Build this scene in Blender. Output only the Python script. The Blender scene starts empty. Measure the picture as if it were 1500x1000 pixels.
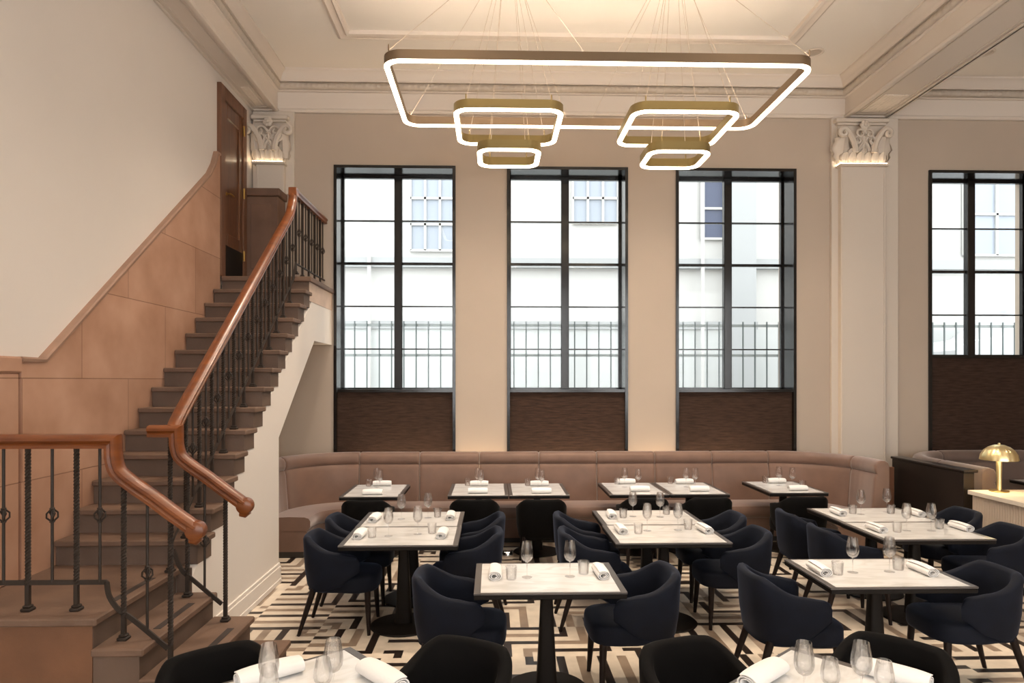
import bpy, math, random
from mathutils import Vector, Matrix
random.seed(7)
PI = math.pi
scene = bpy.context.scene
COL = scene.collection

# ------------------------------------------------------------------ materials
def new_mat(name):
    m = bpy.data.materials.new(name)
    m.use_nodes = True
    nt = m.node_tree
    return m, nt, nt.nodes['Principled BSDF']

def setp(b, **kw):
    for k, v in kw.items():
        b.inputs[k.replace('_', ' ')].default_value = v

def mat(name, col, rough=0.5, metal=0.0, var=0.0, scale=6.0, stretch=(1, 1, 1), bump=0.0,
        bscale=60.0, sheen=0.0, coat=0.0, col2=None, spec=None, detail=4.0, sheen_tint=None):
    """Principled material with object-space noise colour variation and bump."""
    m, nt, b = new_mat(name)
    c = (*col, 1)
    setp(b, Base_Color=c, Roughness=rough, Metallic=metal)
    if spec is not None: b.inputs['Specular IOR Level'].default_value = spec
    if sheen:
        b.inputs['Sheen Weight'].default_value = sheen
        b.inputs['Sheen Roughness'].default_value = 0.5 if sheen > 0.4 else 0.35
        if sheen_tint: b.inputs['Sheen Tint'].default_value = (*sheen_tint, 1)
    if coat:
        b.inputs['Coat Weight'].default_value = coat
        b.inputs['Coat Roughness'].default_value = 0.12
    L = nt.links
    if var or col2 or bump:
        tc = nt.nodes.new('ShaderNodeTexCoord')
        mp = nt.nodes.new('ShaderNodeMapping')
        mp.inputs['Scale'].default_value = stretch
        L.new(tc.outputs['Object'], mp.inputs['Vector'])
    if var or col2:
        n = nt.nodes.new('ShaderNodeTexNoise')
        n.inputs['Scale'].default_value = scale
        n.inputs['Detail'].default_value = detail
        L.new(mp.outputs['Vector'], n.inputs['Vector'])
        r = nt.nodes.new('ShaderNodeValToRGB')
        r.color_ramp.elements[0].position = 0.3
        r.color_ramp.elements[1].position = 0.7
        if col2:
            r.color_ramp.elements[0].color = c
            r.color_ramp.elements[1].color = (*col2, 1)
        else:
            r.color_ramp.elements[0].color = (*[x * (1 - var) for x in col], 1)
            r.color_ramp.elements[1].color = (*[min(1, x * (1 + var)) for x in col], 1)
        L.new(n.outputs['Fac'], r.inputs['Fac'])
        L.new(r.outputs['Color'], b.inputs['Base Color'])
    if bump:
        n2 = nt.nodes.new('ShaderNodeTexNoise')
        n2.inputs['Scale'].default_value = bscale
        n2.inputs['Detail'].default_value = 5
        L.new(mp.outputs['Vector'], n2.inputs['Vector'])
        bp = nt.nodes.new('ShaderNodeBump')
        bp.inputs['Strength'].default_value = bump
        bp.inputs['Distance'].default_value = 0.01
        L.new(n2.outputs['Fac'], bp.inputs['Height'])
        L.new(bp.outputs['Normal'], b.inputs['Normal'])
    return m

def emit(name, col, s):
    m, nt, b = new_mat(name)
    setp(b, Base_Color=(*col, 1))
    b.inputs['Emission Color'].default_value = (*col, 1)
    b.inputs['Emission Strength'].default_value = s
    return m

def glass(name, tint, base=0.04, edge=0.55, rough=0.02):
    """Thin clear glass: transparent face-on, mirror-like at grazing angles."""
    m = bpy.data.materials.new(name); m.use_nodes = True
    nt = m.node_tree; nt.nodes.clear(); L = nt.links
    out = nt.nodes.new('ShaderNodeOutputMaterial')
    mix = nt.nodes.new('ShaderNodeMixShader')
    tr = nt.nodes.new('ShaderNodeBsdfTransparent'); tr.inputs['Color'].default_value = (*tint, 1)
    gl = nt.nodes.new('ShaderNodeBsdfGlossy'); gl.inputs['Roughness'].default_value = rough
    lw = nt.nodes.new('ShaderNodeLayerWeight'); lw.inputs['Blend'].default_value = 0.35
    mr = nt.nodes.new('ShaderNodeMapRange')
    mr.inputs['To Min'].default_value = base; mr.inputs['To Max'].default_value = edge
    pw = nt.nodes.new('ShaderNodeMath'); pw.operation = 'POWER'; pw.inputs[1].default_value = 2.6
    L.new(lw.outputs['Facing'], pw.inputs[0]); L.new(pw.outputs[0], mr.inputs['Value'])
    L.new(mr.outputs['Result'], mix.inputs['Fac'])
    L.new(tr.outputs[0], mix.inputs[1]); L.new(gl.outputs[0], mix.inputs[2])
    L.new(mix.outputs[0], out.inputs['Surface'])
    return m

def crystal(name):
    """Drinking glass: real refraction, softened with clear transmission so its shadow stays light."""
    m = bpy.data.materials.new(name); m.use_nodes = True
    nt = m.node_tree; nt.nodes.clear(); L = nt.links
    out = nt.nodes.new('ShaderNodeOutputMaterial'); mix = nt.nodes.new('ShaderNodeMixShader')
    tr = nt.nodes.new('ShaderNodeBsdfTransparent')
    g = nt.nodes.new('ShaderNodeBsdfGlass'); g.inputs['IOR'].default_value = 1.45; g.inputs['Roughness'].default_value = 0.0
    mix.inputs['Fac'].default_value = 0.40
    L.new(tr.outputs[0], mix.inputs[1]); L.new(g.outputs[0], mix.inputs[2]); L.new(mix.outputs[0], out.inputs['Surface'])
    return m

def stone_mat(name, c1, c2, row=0.705, width=1.35, mortar=0.004, axes='YZ', off=0.0):
    """Sandstone with fine block joints."""
    m, nt, b = new_mat(name); L = nt.links
    setp(b, Roughness=0.75)
    tc = nt.nodes.new('ShaderNodeTexCoord')
    sp = nt.nodes.new('ShaderNodeSeparateXYZ'); L.new(tc.outputs['Object'], sp.inputs[0])
    cb = nt.nodes.new('ShaderNodeCombineXYZ')
    L.new(sp.outputs[axes[0]], cb.inputs['X'])
    ad = nt.nodes.new('ShaderNodeMath'); ad.inputs[1].default_value = off
    L.new(sp.outputs[axes[1]], ad.inputs[0]); L.new(ad.outputs[0], cb.inputs['Y'])
    br = nt.nodes.new('ShaderNodeTexBrick')
    br.inputs['Scale'].default_value = 1.0
    br.inputs['Brick Width'].default_value = width
    br.inputs['Row Height'].default_value = row
    br.inputs['Mortar Size'].default_value = mortar
    br.inputs['Mortar Smooth'].default_value = 0.2
    br.inputs['Bias'].default_value = 0.0
    br.inputs['Color1'].default_value = (1, 1, 1, 1); br.inputs['Color2'].default_value = (0.8, 0.77, 0.75, 1)
    br.inputs['Mortar'].default_value = (0.5, 0.44, 0.4, 1)
    L.new(cb.outputs[0], br.inputs['Vector'])
    n = nt.nodes.new('ShaderNodeTexNoise'); n.inputs['Scale'].default_value = 2.2; n.inputs['Detail'].default_value = 6
    L.new(tc.outputs['Object'], n.inputs['Vector'])
    r = nt.nodes.new('ShaderNodeValToRGB')
    r.color_ramp.elements[0].position = 0.3; r.color_ramp.elements[1].position = 0.72
    r.color_ramp.elements[0].color = (*c1, 1); r.color_ramp.elements[1].color = (*c2, 1)
    L.new(n.outputs['Fac'], r.inputs['Fac'])
    mx = nt.nodes.new('ShaderNodeMix'); mx.data_type = 'RGBA'; mx.blend_type = 'MULTIPLY'
    mx.inputs['Factor'].default_value = 1.0
    L.new(r.outputs['Color'], mx.inputs[6]); L.new(br.outputs['Color'], mx.inputs[7])
    L.new(mx.outputs[2], b.inputs['Base Color'])
    bp = nt.nodes.new('ShaderNodeBump'); bp.inputs['Strength'].default_value = 0.35; bp.inputs['Distance'].default_value = 0.006
    inv = nt.nodes.new('ShaderNodeMath'); inv.operation = 'SUBTRACT'; inv.inputs[0].default_value = 1
    L.new(br.outputs['Fac'], inv.inputs[1]); L.new(inv.outputs[0], bp.inputs['Height'])
    L.new(bp.outputs['Normal'], b.inputs['Normal'])
    return m

def marble_mat(name):
    m, nt, b = new_mat(name); L = nt.links
    setp(b, Roughness=0.16)
    tc = nt.nodes.new('ShaderNodeTexCoord')
    mp = nt.nodes.new('ShaderNodeMapping'); mp.inputs['Scale'].default_value = (1.2, 3.4, 1); mp.inputs['Rotation'].default_value = (0, 0, 0.25)
    L.new(tc.outputs['Object'], mp.inputs[0])
    n = nt.nodes.new('ShaderNodeTexNoise'); n.inputs['Scale'].default_value = 3.2; n.inputs['Detail'].default_value = 9; n.inputs['Distortion'].default_value = 1.1
    L.new(mp.outputs[0], n.inputs['Vector'])
    r = nt.nodes.new('ShaderNodeValToRGB')
    e = r.color_ramp.elements
    e[0].position = 0.36; e[0].color = (0.57, 0.56, 0.54, 1)
    e[1].position = 0.52; e[1].color = (0.68, 0.672, 0.66, 1)
    L.new(n.outputs['Fac'], r.inputs['Fac']); L.new(r.outputs['Color'], b.inputs['Base Color'])
    return m

def ornament_mat(name, col, scale, strength=0.9):
    """Painted plaster whose small repeated relief is a bump."""
    m, nt, b = new_mat(name); L = nt.links
    setp(b, Base_Color=(*col, 1), Roughness=0.6)
    tc = nt.nodes.new('ShaderNodeTexCoord')
    v = nt.nodes.new('ShaderNodeTexVoronoi'); v.inputs['Scale'].default_value = scale; v.feature = 'SMOOTH_F1'
    v.inputs['Randomness'].default_value = 0.35
    L.new(tc.outputs['Object'], v.inputs['Vector'])
    bp = nt.nodes.new('ShaderNodeBump'); bp.inputs['Strength'].default_value = strength; bp.inputs['Distance'].default_value = 0.03
    bp.invert = True
    L.new(v.outputs['Distance'], bp.inputs['Height']); L.new(bp.outputs['Normal'], b.inputs['Normal'])
    return m

WALLC = (0.455, 0.372, 0.298)
CEILC = (0.80, 0.75, 0.69)
M = dict(
    wall=mat('beige_plaster', WALLC, 0.62, var=0.03, scale=1.2, bump=0.05),
    white=mat('white_plaster', (0.76, 0.70, 0.645), 0.65, var=0.02, scale=1.0, bump=0.04),
    pil=mat('cream_plaster', (0.59, 0.515, 0.44), 0.6),
    ceil=mat('ceiling_paint', CEILC, 0.6, var=0.015, scale=1.0),
    corn=mat('cornice_paint', (0.66, 0.585, 0.515), 0.55),
    orn=ornament_mat('cornice_relief', (0.52, 0.45, 0.38), 14),
    orn2=ornament_mat('carved_relief', (0.76, 0.68, 0.60), 22),
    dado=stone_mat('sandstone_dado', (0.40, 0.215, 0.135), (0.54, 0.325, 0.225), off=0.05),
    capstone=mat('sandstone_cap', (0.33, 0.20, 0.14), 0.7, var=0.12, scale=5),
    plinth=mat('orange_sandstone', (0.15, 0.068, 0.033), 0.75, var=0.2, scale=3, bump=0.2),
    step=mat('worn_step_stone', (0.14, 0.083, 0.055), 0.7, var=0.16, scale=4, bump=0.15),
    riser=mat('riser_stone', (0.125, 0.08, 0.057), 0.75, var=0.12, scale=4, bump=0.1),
    string=mat('pale_string_stone', (0.58, 0.44, 0.35), 0.75, var=0.1, scale=4),
    grip=mat('dark_grip_strip', (0.035, 0.024, 0.02), 0.85),
    pier=mat('brown_pier_stone', (0.15, 0.08, 0.05), 0.6, var=0.15, scale=4),
    wood=mat('varnished_timber', (0.105, 0.025, 0.004), 0.34, stretch=(1, 1, 7), scale=3, col2=(0.20, 0.055, 0.009), coat=0.1),
    doorw=mat('door_timber', (0.085, 0.028, 0.010), 0.3, stretch=(9, 9, 0.8), scale=3, col2=(0.15, 0.055, 0.02), coat=0.3),
    framew=mat('door_frame_timber', (0.14, 0.06, 0.03), 0.4, stretch=(9, 9, 0.8), scale=3, var=0.2),
    iron=mat('wrought_iron', (0.030, 0.021, 0.016), 0.55, spec=0.25),
    brass=mat('aged_brass', (0.55, 0.36, 0.12), 0.28, metal=1.0),
    lampb=mat('polished_gold', (0.90, 0.74, 0.40), 0.34, metal=1.0),
    ringm=mat('satin_brass', (0.19, 0.138, 0.055), 0.5, metal=0.8),
    ringd=mat('bronze_satin', (0.19, 0.13, 0.08), 0.5, metal=0.7),
    led=emit('warm_led', (1.0, 0.83, 0.60), 7.0),
    ledup=emit('warm_led_up', (1.0, 0.82, 0.62), 28.0),
    ledcap=emit('capital_led', (1.0, 0.80, 0.54), 15.0),
    wire=mat('steel_wire', (0.55, 0.45, 0.36), 0.4, metal=0.6),
    blackw=mat('black_window_steel', (0.007, 0.0055, 0.005), 0.16),
    panel=mat('brown_grained_panel', (0.026, 0.015, 0.011), 0.75, spec=0.15, stretch=(1, 1, 7), scale=6, col2=(0.058, 0.032, 0.022), bump=0.5, bscale=26, detail=8),
    glass=glass('window_glass', (0.97, 0.985, 0.985), 0.008, 0.4),
    wineg=crystal('clear_crystal'),
    velvet=mat('navy_velvet', (0.0025, 0.0042, 0.0105), 0.8, spec=0.25, sheen=0.10, sheen_tint=(0.35, 0.45, 0.75), var=0.25, scale=8),
    charc=mat('charcoal_velvet', (0.0032, 0.0027, 0.0026), 0.85, spec=0.12, sheen=0.03, sheen_tint=(0.8, 0.75, 0.7), var=0.2, scale=8),
    leg=mat('espresso_wood', (0.012, 0.0065, 0.005), 0.45, spec=0.2),
    tbase=mat('bronze_black_metal', (0.0095, 0.007, 0.0055), 0.5, spec=0.15),
    rim=mat('gunmetal_rim', (0.125, 0.112, 0.105), 0.35, metal=0.6),
    marble=marble_mat('white_marble'),
    linen=mat('white_linen', (0.76, 0.74, 0.72), 0.85, bump=0.15, bscale=120),
    bench=mat('taupe_velvet', (0.165, 0.088, 0.058), 0.55, sheen=0.7, sheen_tint=(1.0, 0.92, 0.88), var=0.12, scale=5),
    bench2=mat('grey_velvet', (0.095, 0.060, 0.048), 0.6, sheen=0.5, sheen_tint=(0.95, 0.85, 0.8), var=0.12, scale=5),
    kick=mat('dark_plinth', (0.02, 0.015, 0.012), 0.5),
    blackp=mat('black_partition', (0.012, 0.0085, 0.007), 0.3),
    console=mat('fluted_cream', (0.52, 0.42, 0.33), 0.5),
    contop=mat('console_stone', (0.75, 0.66, 0.55), 0.3, var=0.05, scale=8),
    cream=mat('floor_oak_cream', (0.72, 0.62, 0.50), 0.24, stretch=(1, 1, 1), scale=5, var=0.13, detail=6),
    taupe=mat('floor_oak_taupe', (0.30, 0.225, 0.165), 0.3, scale=6, var=0.2, detail=6),
    fblack=mat('floor_wenge', (0.022, 0.015, 0.012), 0.28, scale=6, var=0.25),
    chrome=mat('polished_chrome', (0.8, 0.8, 0.82), 0.12, metal=1.0),
    facade=mat('pale_render', (0.52, 0.515, 0.495), 0.9, var=0.03, scale=0.6),
    facadeg=mat('pale_green_render', (0.49, 0.505, 0.495), 0.9, var=0.04, scale=0.6),
    facade2=mat('grey_band', (0.36, 0.37, 0.37), 0.9),
    fwin=mat('far_window_glass', (0.30, 0.335, 0.385), 0.3),
    fwin2=mat('blue_window_glass', (0.06, 0.075, 0.13), 0.3),
    fencer=mat('pale_fence_rail', (0.25, 0.275, 0.27), 0.6),
    fence=mat('grey_green_fence', (0.10, 0.12, 0.12), 0.6),
    asphalt=mat('pavement', (0.33, 0.33, 0.32), 0.9, var=0.1, scale=3),
    carp=mat('white_car_paint', (0.50, 0.51, 0.52), 0.2, coat=0.6),
    carg=mat('car_glass', (0.16, 0.20, 0.26), 0.1),
    tyre=mat('tyre_rubber', (0.03, 0.03, 0.03), 0.8),
    bulb=emit('downlight_lens', (1.0, 0.88, 0.72), 1.5),
)

# ------------------------------------------------------------------ mesh helpers
class MB:
    def __init__(s): s.v = []; s.f = []; s.mi = []; s.mats = []
    def add(s, vs, fs, k=0):
        o = len(s.v); s.v += [tuple(v) for v in vs]
        for f in fs: s.f.append([i + o for i in f]); s.mi.append(k)
        return s
    def box(s, x0, x1, y0, y1, z0, z1, k=0):
        vs = [(x, y, z) for z in (z0, z1) for y in (y0, y1) for x in (x0, x1)]
        return s.add(vs, [(0, 2, 3, 1), (4, 5, 7, 6), (0, 1, 5, 4), (2, 6, 7, 3), (0, 4, 6, 2), (1, 3, 7, 5)], k)
    def bbox(s, x0, x1, y0, y1, z0, z1, b=0.005, k=0):
        """box with chamfered edges"""
        xs = (x0, x1); ys = (y0, y1); zs = (z0, z1); vs = []; idx = {}
        for ix in (0, 1):
            for iy in (0, 1):
                for iz in (0, 1):
                    for ax in range(3):
                        p = [xs[ix], ys[iy], zs[iz]]
                        sg = [(1, -1)[ix], (1, -1)[iy], (1, -1)[iz]]
                        for a in range(3):
                            if a != ax: p[a] += sg[a] * b
                        idx[(ix, iy, iz, ax)] = len(vs); vs.append(p)
        fs = []
        for i in (0, 1):
            fs.append([idx[(i, a, c, 0)] for a, c in ((0, 0), (1, 0), (1, 1), (0, 1))])
            fs.append([idx[(a, i, c, 1)] for a, c in ((0, 0), (1, 0), (1, 1), (0, 1))])
            fs.append([idx[(a, c, i, 2)] for a, c in ((0, 0), (1, 0), (1, 1), (0, 1))])
        for a in (0, 1):
            for c in (0, 1):
                fs.append([idx[(0, a, c, 1)], idx[(1, a, c, 1)], idx[(1, a, c, 2)], idx[(0, a, c, 2)]])
                fs.append([idx[(a, 0, c, 0)], idx[(a, 1, c, 0)], idx[(a, 1, c, 2)], idx[(a, 0, c, 2)]])
                fs.append([idx[(a, c, 0, 0)], idx[(a, c, 1, 0)], idx[(a, c, 1, 1)], idx[(a, c, 0, 1)]])
                for e in (0, 1):
                    fs.append([idx[(a, c, e, 0)], idx[(a, c, e, 1)], idx[(a, c, e, 2)]])
        return s.add(vs, fs, k)
    def lathe(s, prof, n=24, c=(0, 0, 0), axis='z', k=0):
        vs = []; m = len(prof)
        for i in range(n):
            a = 2 * PI * i / n
            for r, z in prof:
                x, y = r * math.cos(a), r * math.sin(a)
                p = (x, y, z) if axis == 'z' else ((z, x, y) if axis == 'x' else (x, z, y))
                vs.append((c[0] + p[0], c[1] + p[1], c[2] + p[2]))
        fs = []
        for i in range(n):
            j = (i + 1) % n
            for q in range(m - 1):
                if prof[q][0] < 1e-7 and prof[q + 1][0] < 1e-7: continue
                fs.append((i * m + q, j * m + q, j * m + q + 1, i * m + q + 1))
        return s.add(vs, fs, k)
    def sweep(s, path, sect, closed=False, caps=True, up=Vector((0, 0, 1)), k=0, twist=None, frames=None, scale=None):
        """sweep a closed 2D section (side, up) along a 3D path"""
        P = [Vector(p) for p in path]; n = len(P); m = len(sect); vs = []
        for i, p in enumerate(P):
            if frames: sd, u = frames[i]
            else:
                a = P[(i - 1) % n] if (closed or i > 0) else p
                b = P[(i + 1) % n] if (closed or i < n - 1) else p
                t = (b - a).normalized()
                sd = t.cross(up)
                if sd.length < 1e-4: sd = Vector((1, 0, 0))
                sd.normalize(); u = sd.cross(t).normalized()
            sc = scale[i] if scale else 1
            for (x, y) in sect: vs.append(p + sd * x * sc + u * y * sc)
        fs = []
        for i in range(n if closed else n - 1):
            j = (i + 1) % n
            for q in range(m):
                r = (q + 1) % m
                fs.append((i * m + q, i * m + r, j * m + r, j * m + q))
        if caps and not closed:
            fs.append(list(range(m - 1, -1, -1))); fs.append([(n - 1) * m + q for q in range(m)])
        return s.add(vs, fs, k)
    def tube(s, path, r, n=8, closed=False, k=0, rs=None):
        sect = [(r * math.cos(2 * PI * i / n), r * math.sin(2 * PI * i / n)) for i in range(n)]
        P = [Vector(p) for p in path]; fr = []
        N = len(P); pu = None
        for i, p in enumerate(P):
            a = P[(i - 1) % N] if (closed or i > 0) else p
            b = P[(i + 1) % N] if (closed or i < N - 1) else p
            t = (b - a).normalized()
            if pu is None: pu = Vector((0, 0, 1)) if abs(t.z) < 0.9 else Vector((1, 0, 0))
            sd = t.cross(pu).normalized(); u = sd.cross(t).normalized(); pu = u
            fr.append((sd, u))
        return s.sweep(path, sect, closed, frames=fr, k=k, scale=rs)
    def prism(s, poly, a0, a1, axis='x', k=0):
        """extrude a polygon given in the two other axes"""
        def P(u, v, a): return (a, u, v) if axis == 'x' else ((u, a, v) if axis == 'y' else (u, v, a))
        n = len(poly)
        vs = [P(u, v, a0) for u, v in poly] + [P(u, v, a1) for u, v in poly]
        fs = [list(range(n)), list(range(2 * n - 1, n - 1, -1))] + [(i, (i + 1) % n, n + (i + 1) % n, n + i) for i in range(n)]
        return s.add(vs, fs, k)
    def grid(s, pts, closed_u=False, closed_v=False, k=0):
        nu = len(pts); nv = len(pts[0]); fs = []
        for i in range(nu if closed_u else nu - 1):
            for j in range(nv if closed_v else nv - 1):
                a, b = (i + 1) % nu, (j + 1) % nv
                fs.append((i * nv + j, a * nv + j, a * nv + b, i * nv + b))
        return s.add([p for r in pts for p in r], fs, k)
    def blob(s, c, r, n=10, m=6, k=0, rot=None):
        """ellipsoid"""
        vs = []; fs = []
        for i in range(m + 1):
            th = PI * i / m
            for j in range(n):
                ph = 2 * PI * j / n
                p = Vector((r[0] * math.sin(th) * math.cos(ph), r[1] * math.sin(th) * math.sin(ph), r[2] * math.cos(th)))
                if rot: p = rot @ p
                vs.append(p + Vector(c))
        for i in range(m):
            for j in range(n):
                q = (j + 1) % n
                fs.append((i * n + j, (i + 1) * n + j, (i + 1) * n + q, i * n + q))
        return s.add(vs, fs, k)
    def build(s, name, mats, parent=None, smooth=None, loc=None):
        me = bpy.data.meshes.new(name)
        me.from_pydata(s.v, [], s.f)
        mats = mats if isinstance(mats, (list, tuple)) else [mats]
        for m in mats: me.materials.append(m)
        if len(mats) > 1: me.polygons.foreach_set('material_index', s.mi)
        import bmesh
        bm = bmesh.new(); bm.from_mesh(me)
        bmesh.ops.remove_doubles(bm, verts=bm.verts, dist=1e-5)
        bmesh.ops.recalc_face_normals(bm, faces=bm.faces)
        if smooth is not None:
            ang = math.radians(smooth)
            for f in bm.faces: f.smooth = True
            for e in bm.edges:
                if len(e.link_faces) == 2: e.smooth = e.calc_face_angle(0) < ang
        bm.to_mesh(me); bm.free(); me.update()
        o = bpy.data.objects.new(name, me); COL.objects.link(o)
        if parent: o.parent = parent
        if loc: o.location = loc
        return o

def tag(o, label, cat, group=None):
    o['label'] = label; o['category'] = cat
    if group: o['group'] = group
    return o
def thing(name, label, cat, loc=(0, 0, 0), rz=0, group=None):
    o = bpy.data.objects.new(name, None); COL.objects.link(o)
    o.empty_display_size = 0.1
    o.location = loc; o.rotation_euler = (0, 0, rz)
    return tag(o, label, cat, group)
def struct(o):
    o['kind'] = 'structure'; return o
def dup(src, loc, rz, label, group=None, name=None):
    r = src.copy(); COL.objects.link(r); r.location = loc; r.rotation_euler = (0, 0, rz); r['label'] = label
    if group: r['group'] = group
    for ch in src.children:
        c = ch.copy(); COL.objects.link(c); c.parent = r
        for g in ch.children:
            d = g.copy(); COL.objects.link(d); d.parent = c
    return r
class Kind:
    """places the first built thing itself, then copies"""
    def __init__(s, src): s.src = src; s.used = False
    def place(s, loc, rz, label, group=None):
        if not s.used:
            s.used = True; o = s.src; o.location = loc; o.rotation_euler = (0, 0, rz); o['label'] = label
            if group: o['group'] = group
            return o
        return dup(s.src, loc, rz, label, group)
def smoothstep(x): x = max(0, min(1, x)); return x * x * (3 - 2 * x)
def catmull(pts, n=6):
    P = [Vector(p) for p in pts]; out = []
    for i in range(len(P) - 1):
        p0 = P[max(i - 1, 0)]; p1 = P[i]; p2 = P[i + 1]; p3 = P[min(i + 2, len(P) - 1)]
        for q in range(n):
            t = q / n
            out.append(0.5 * ((2 * p1) + (p2 - p0) * t + (2 * p0 - 5 * p1 + 4 * p2 - p3) * t * t + (3 * p1 - p0 - 3 * p2 + p3) * t ** 3))
    out.append(P[-1]); return out

# ------------------------------------------------------------------ camera
H = 2.05
cd = bpy.data.cameras.new('camera'); cam = bpy.data.objects.new('camera', cd); COL.objects.link(cam)
cam.location = (0, 0, H); cam.rotation_euler = (PI / 2, 0, -math.radians(1.6))
cd.sensor_width = 36; cd.lens = 24.0; cd.shift_y = 0.038
cd.clip_start = 0.05; cd.clip_end = 200
scene.camera = cam

# ------------------------------------------------------------------ room shell
XL, XR, YB, YF, ZC = -3.24, 10.2, 9.3, -4.6, 6.2
# floor: marquetry of nested right-angle strips
fl = MB()
ST = [[(0, .085), (1, .062), (0, .085), (2, .07), (0, .085), (1, .062), (0, .085), (2, .07)],
      [(1, .062), (0, .085), (2, .07), (0, .085), (1, .062), (0, .085), (2, .07), (0, .085)],
      [(0, .085), (2, .07), (0, .085), (1, .062), (0, .085), (0, .07), (1, .062), (0, .085)]]
BS = 0.604
rotpat = [[0, 1, 2, 3, 4, 0, 5], [2, 5, 0, 1, 2, 3, 1], [1, 0, 4, 2, 0, 2, 3], [3, 2, 1, 0, 5, 1, 4], [0, 4, 3, 1, 2, 0, 2]]
def fquad(x0, x1, y0, y1, k):
    if x1 - x0 < 1e-6 or y1 - y0 < 1e-6: return
    fl.add([(x0, y0, 0), (x1, y0, 0), (x1, y1, 0), (x0, y1, 0)], [(0, 1, 2, 3)], k)
bx = int((XR - XL) / BS) + 1; by = int((YB - YF) / BS) + 1
for i in range(bx):
    for j in range(by):
        X0 = XL + i * BS; Y0 = YF + j * BS
        rot = rotpat[j % 5][i % 7]
        S = ST[(i * 2 + j * 3 + (i * j) % 2) % 3]; q = 0
        for (k, w) in S:
            a, b = q, min(q + w, BS); q += w; full = BS
            if rot == 4: rs = [(0, full, a, b)]
            elif rot == 5: rs = [(a, b, 0, full)]
            else: rs = [(a, b, a, full), (b, full, a, b)]      # nested Ls meeting in one corner
            for (x0, x1, y0, y1) in rs:
                r = [(x0, y0), (x1, y1)]
                if rot == 1: r = [(full - x1, y0), (full - x0, y1)]
                if rot == 2: r = [(full - x1, full - y1), (full - x0, full - y0)]
                if rot == 3: r = [(x0, full - y1), (x1, full - y0)]
                fquad(X0 + r[0][0], min(XR, X0 + r[1][0]), Y0 + r[0][1], min(YB, Y0 + r[1][1]), k)
fl.box(XL, XR, YF, YB, -0.12, -0.004, 0)
struct(fl.build('floor', [M['cream'], M['fblack'], M['taupe']]))

# back wall with window openings
WIN = [(-2.143, -0.511, 1.93), (0.195, 1.84, 1.93), (2.509, 4.168, 1.93), (6.036, 7.69, 2.40), (8.3, 9.95, 2.40)]
ZW = 4.955; ZB0 = 0.85; T = 0.55
wb = MB()
xs = [XL] + [v for w in WIN for v in w[:2]] + [XR]
for i in range(0, len(xs), 2): wb.box(xs[i], xs[i + 1], YB, YB + T, ZB0, ZW)
wb.box(XL - 0.3, XR + 0.3, YB, YB + T, -0.1, ZB0); wb.box(XL - 0.3, XR + 0.3, YB, YB + T, ZW, ZC + 0.2)
struct(wb.build('wall_back', M['wall']))
# left wall, right wall, wall behind the viewer (with tall windows), ceiling
wl = MB().box(XL - 0.3, XL, YF, YB + T, -0.1, ZC + 0.2)
struct(wl.build('wall_left', M['white']))
struct(MB().box(XR, XR + 0.3, YF, YB, -0.1, ZC + 0.2).build('wall_right', M['wall']))
wf = MB(); FW = [(-2.4, -0.4), (0.5, 2.5), (3.4, 5.4), (6.3, 8.3)]
xs = [XL] + [v for w in FW for v in w] + [XR]
for i in range(0, len(xs), 2): wf.box(xs[i], xs[i + 1], YF - 0.4, YF, 0.9, 5.2)
wf.box(XL - 0.3, XR + 0.3, YF - 0.4, YF, -0.1, 0.9); wf.box(XL - 0.3, XR + 0.3, YF - 0.4, YF, 5.2, ZC + 0.2)
struct(wf.build('wall_front', M['wall']))
struct(MB().box(XL - 0.3, XR + 0.3, YF - 0.4, YB + T, ZC, ZC + 0.2).build('ceiling', M['ceil']))

# beams along the depth
def beam(x0, x1, name):
    o = struct(MB().box(x0, x1, YF, YB, 5.69, ZC).build(name, M['corn']))
    # soffit panel border and carved end panel
    b = MB(); w = 0.035
    for (a0, a1, c0, c1) in ((x0 + 0.0, x0 + w, YF, YB - 0.02), (x1 - w, x1, YF, YB - 0.02), (x0, x1, YB - 0.06, YB - 0.02)):
        b.bbox(a0, a1, c0, c1, 5.668, 5.692, 0.006)
    for (a0, a1, c0, c1) in ((x0 + 0.07, x0 + 0.085, YF, YB - 0.14), (x1 - 0.085, x1 - 0.07, YF, YB - 0.14), (x0 + 0.07, x1 - 0.07, YB - 0.15, YB - 0.135)):
        b.bbox(a0, a1, c0, c1, 5.68, 5.692, 0.004)
    b.build('soffit_border', M['corn'], o)
    MB().bbox(x0 + 0.11, x1 - 0.11, YB - 0.75, YB - 0.2, 5.676, 5.692, 0.006).build('carved_panel', M['orn2'], o)
    return o
beam(XL, -2.92, 'trim_1'); beam(4.87, 5.42, 'trim_2')

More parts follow.
